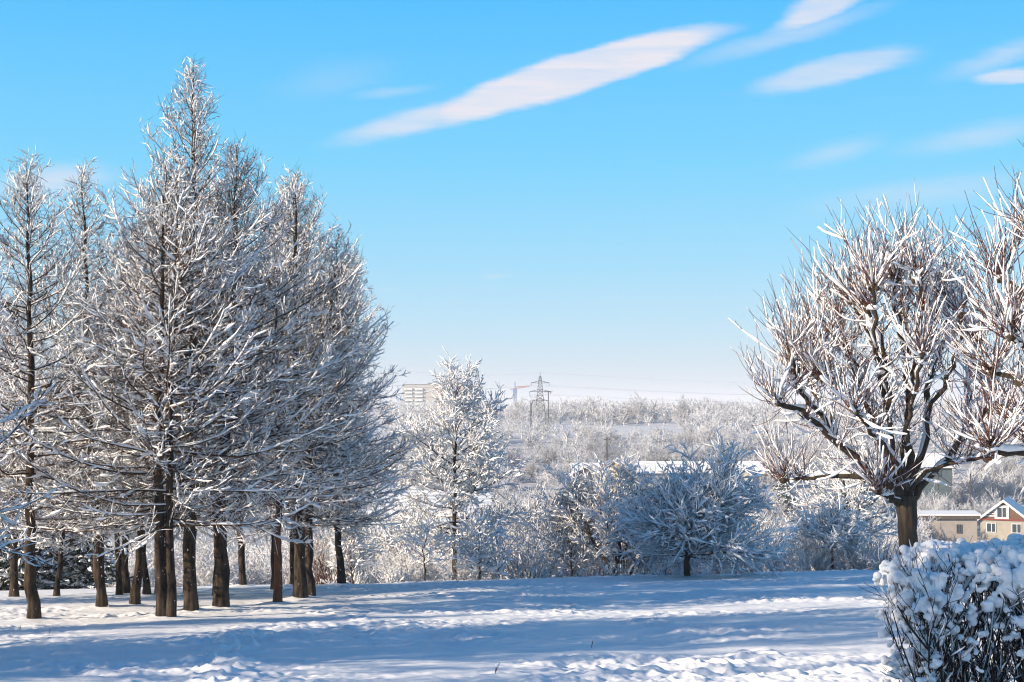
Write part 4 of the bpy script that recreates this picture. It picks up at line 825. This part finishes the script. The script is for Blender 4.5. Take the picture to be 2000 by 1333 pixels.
for k, x in enumerate((-22, -13.5)):
    a = Acc()
    for j in range(6): a.box((x, -6.9, hb - 3.2 - j * 2.9), (6.2, 1.6, 1.1))
    a.build('balcony', W_WHITE, AB, False); a = Acc(); a.box((x, -6.1, hb / 2 - 1), (6.0, .3, hb - 3)); a.build('loggia', W_GREYP, AB, False)

# ---------------------------------------------------------------- pylons, crane, poles and wires
STEEL = plain('galvanised_steel', (.06, .065, .075), .6); CABLE = plain('cable', (.34, .36, .40), .6); CRB = plain('crane_blue', (.10, .20, .42), .5); CRO = plain('crane_orange', (.55, .20, .12), .5); POLEM = plain('weathered_pole', (.05, .045, .04))
def lattice(acc, z0, z1, w0, w1, n, r):
    lv = [z0 + (z1 - z0) * (1 - (1 - k / n) ** 1.35) for k in range(n + 1)]; cs = []
    for z in lv:
        w = (w0 + (w1 - w0) * (z - z0) / (z1 - z0)) / 2; cs.append([(-w, -w, z), (w, -w, z), (w, w, z), (-w, w, z)])
    for k in range(n):
        for j in range(4):
            acc.bar(cs[k][j], cs[k + 1][j], r * 1.5); acc.bar(cs[k][j], cs[k + 1][(j + 1) % 4], r); acc.bar(cs[k][(j + 1) % 4], cs[k + 1][j], r); acc.bar(cs[k + 1][j], cs[k + 1][(j + 1) % 4], r)
y = 640; g0 = gz(xw(1055, y), y); H = zt(728, y) - g0; PY1 = empty('lattice_pylon', (xw(1055, y), y, g0), 'dark lattice pylon with three cross arms standing above the white woods', 'pylon')
a = Acc(); lattice(a, 0, H * .66, 5.4, 2.0, 7, .085); lattice(a, H * .66, H * .92, 2.2, .9, 5, .075); a.bar((0, 0, H * .9), (0, 0, H), .12); a.build('tower', STEEL, PY1, False)
ARM = []
for pz, hl in ((748, 4.0), (765, 4.7), (783, 3.5)):
    z = zt(pz, y) - g0; a = Acc()
    for s in (-1, 1):
        for w in (-.6, .6): a.bar((0, w, z + .9), (s * hl, 0, z), .10); a.bar((0, w, z - .15), (s * hl, 0, z), .10)
        a.bar((s * hl * .5, -.3, z + .45), (s * hl * .5, .3, z - .1), .06); ARM.append((s * hl, z))
    a.build('cross_arm', STEEL, PY1, False)
a = Acc(); [a.bar((x, 0, z), (x, 0, z - 1.2), .13) for x, z in ARM]; a.build('insulators', STEEL, PY1, False)
y2 = 560; g2 = gz(xw(932, y2), y2); H2 = zt(722, y2) - g2; PY2 = empty('lattice_pylon', (xw(932, y2), y2, g2), 'narrow dark lattice mast rising just right of the round headed tree', 'pylon')
a = Acc(); lattice(a, 0, H2 * .7, 3.4, 2.6, 7, .09); lattice(a, H2 * .7, H2, 2.6, .5, 4, .08); a.build('tower', STEEL, PY2, False); a = Acc(); a.box((0, 0, H2 * .72), (3.0, 3.0, .5)); a.build('platform', STEEL, PY2, False)
y3 = 1500; g3 = gz(xw(1006, y3), y3); H3 = zt(746, y3) - g3; CR = empty('tower_crane', (xw(1006, y3), y3, g3), 'hazy tower crane with a pinkish jib left of the lattice pylon', 'crane')
a = Acc(); lattice(a, 0, H3 * .72, 3, 3, 9, .3); a.build('mast', CRB, CR, False); a = Acc(); a.box((0, 0, H3 * .70), (4.5, 4, 4)); a.build('cab', CRB, CR, False)
a = Acc(); a.bar((0, 0, H3 * .7), (0, 0, H3), .7); a.build('tower_head', CRB, CR, False)
a = Acc(); zj = zt(761, y3) - g3; [a.bar((-5, s, zj), (15.5, s, zj + 3.6), .4) for s in (-.7, .7)]; a.bar((0, 0, zj + 2.6), (15.5, 0, zj + 3.8), .4); [a.bar((k * 1.5, -.7, zj + k * .27), (k * 1.5 + .8, .4, zj + 2.4 + k * .14), .2) for k in range(10)]; a.build('jib', CRO, CR, False)
def pole(px, top, bot, yy, label, arms=(), r=.10, name='utility_pole', group=None):
    g = gz(xw(px, yy), yy); root = empty(name, (xw(px, yy), yy, g), label, 'pole', group); a = Acc(); h = zt(top, yy) - g; a.bar((0, 0, -.3), (0, 0, h), r, 6); a.build('post', POLEM, root, False)
    for (dz_, hl) in arms:
        a = Acc(); a.bar((-hl, 0, h - dz_), (hl, 0, h - dz_), r * .7); [a.bar((x, 0, h - dz_), (x, 0, h - dz_ + .3), r * .5) for x in (-hl * .9, hl * .9)]; a.build('crossbar', POLEM, root, False)
    return root
pole(1185, 855, 905, 300, 'tall utility pole behind the ribbed roof of the grey house', ((.5, .7),), .13)
pole(1893, 925, 1005, 230, 'slanting utility pole on the frosted slope above the garage', (), .10)
pole(1830, 908, 950, 245, 'utility pole in front of the teal grey house', ((.4, .8),), .09)
pole(1071, 764, 810, 560, 'T shaped pole just right of the lattice pylon', ((.4, 1.6), (9, 1.3)), .17)
pole(969, 771, 790, 580, 'short dark post on the woods right of the narrow mast', (), .3)
pole(1037, 787, 800, 560, 'short dark post just left of the lattice pylon', (), .28)
pole(1849, 888, 915, 262, 'thin ladder like mast beside the teal house roof', ((1, .5), (2, .5), (3, .5)), .07)
def wire(p, q, sag, r, label, group):
    t = np.linspace(0, 1, 24)[:, None]; P = np.array(p)[None] * (1 - t) + np.array(q)[None] * t; P[:, 2] -= (4 * sag * t * (1 - t))[:, 0]
    a = Acc(); a.tubes(P[None], np.full((1, 24), r), 4); tag(a.build('power_line', CABLE), label, 'cable', group)
bx = xw(1055, y); GW = 'wires strung from the lattice pylon'
pz = [(bx, y, g0 + H)] + [(bx + x, y, g0 + z - 1.2) for x, z in ARM]
for k, p0 in enumerate(pz):
    xe = xw(2100, 820) + (k % 2) * 3; wire(p0, (xe, 820, p0[2] - 3 + k * .0), 3.2, .022, 'thin wire running right from the lattice pylon across the sky', GW)
    if k in (0, 1, 2, 4): wire(p0, (xw(700, 520), 520, p0[2] + 0), 2.2, .02, 'thin wire running left from the lattice pylon', GW)
for z, rr in ((860, .03), (863, .03), (903, .03)): wire((xw(700, 300), 300, zt(z + 4, 300)), (xw(1185, 300), 299.9, zt(z, 300)), .5, rr, 'wire crossing the valley left of the tall utility pole', 'wires on the valley poles'); wire((xw(1185, 300), 299.9, zt(z, 300)), (xw(1800, 300), 300, zt(z + 6, 300)), .5, rr, 'wire crossing the valley right of the tall utility pole', 'wires on the valley poles')

# ---------------------------------------------------------------- small things on the field
def stalk(px, py, h, label, seed, cap=True):
    rng = np.random.RandomState(seed); q = hit(px, py); root = empty('weed_stalk', q, label, 'weed'); a = Acc()
    P = grow(np.array([[0, 0, -.05]]), np.array([[.1, 0, 1.]]), np.array([h + .05]), 6, 0, .12, rng); a.tubes(P, taper(np.array([.006]), 6, .5), 5); b, d, r, t, i = spawn(P, taper(np.array([.004]), 6, .5), 10, .4, 1, R(35), rng); P2 = grow(b, d, .04 + .04 * rng.rand(len(b)), 3, .3, .1, rng); a.tubes(P2, np.full(P2.shape[:2], .004), 4); a.build('stem', TWIGD, root)
    if cap: s = Acc(); e_ = P[0, -1]; blobs(s, np.array([e_, e_ + [.012, 0, .012]]), np.array([[.026, .026, .02], [.018, .018, .016]])); s.build('snow_cap', SNOW, root)
stalk(966, 1322, .10, 'dry weed stalk with a tiny snow cap poking out of the foreground snow', 1)
stalk(1154, 1262, .10, 'thin bare weed stalk in the shaded snow at the middle of the field', 2, False)
stalk(38, 1236, .07, 'short dry weed stalk in the shaded snow at the far left', 4, False)
stalk(96, 1242, .06, 'tiny dry twig poking out of shaded snow at the far left', 5, False)
stalk(893, 1152, .30, 'thin bare weed stalk in front of the round headed tree', 3, False)
a = Acc(); q = hit(300, 1190); r_ = at(320, 1172, q[1] - .3); a.bar(q, r_, .008, 5); tag(a.build('fallen_twig', TWIGD), 'dark twig stuck slanting in the snow beside the forked larch', 'twig')

# ---------------------------------------------------------------- air
a = Acc(); a.box((0, 0, 2), (11600, 11600, 54)); hz = a.build('haze', SNOW, None, False); tag(hz, kind='stuff'); hm = bpy.data.materials.new('haze_air'); hm.use_nodes = True; hm.node_tree.nodes.clear()
ho = N(hm.node_tree, 'ShaderNodeOutputMaterial'); hv = N(hm.node_tree, 'ShaderNodeVolumePrincipled'); hv.inputs['Color'].default_value = (.96, .97, 1.0, 1); hv.inputs['Density'].default_value = .00031; hv.inputs['Anisotropy'].default_value = 0
link(hm.node_tree, hv.outputs[0], ho.inputs['Volume']); hz.data.materials.clear(); hz.data.materials.append(hm); hz.display_type = 'WIRE'
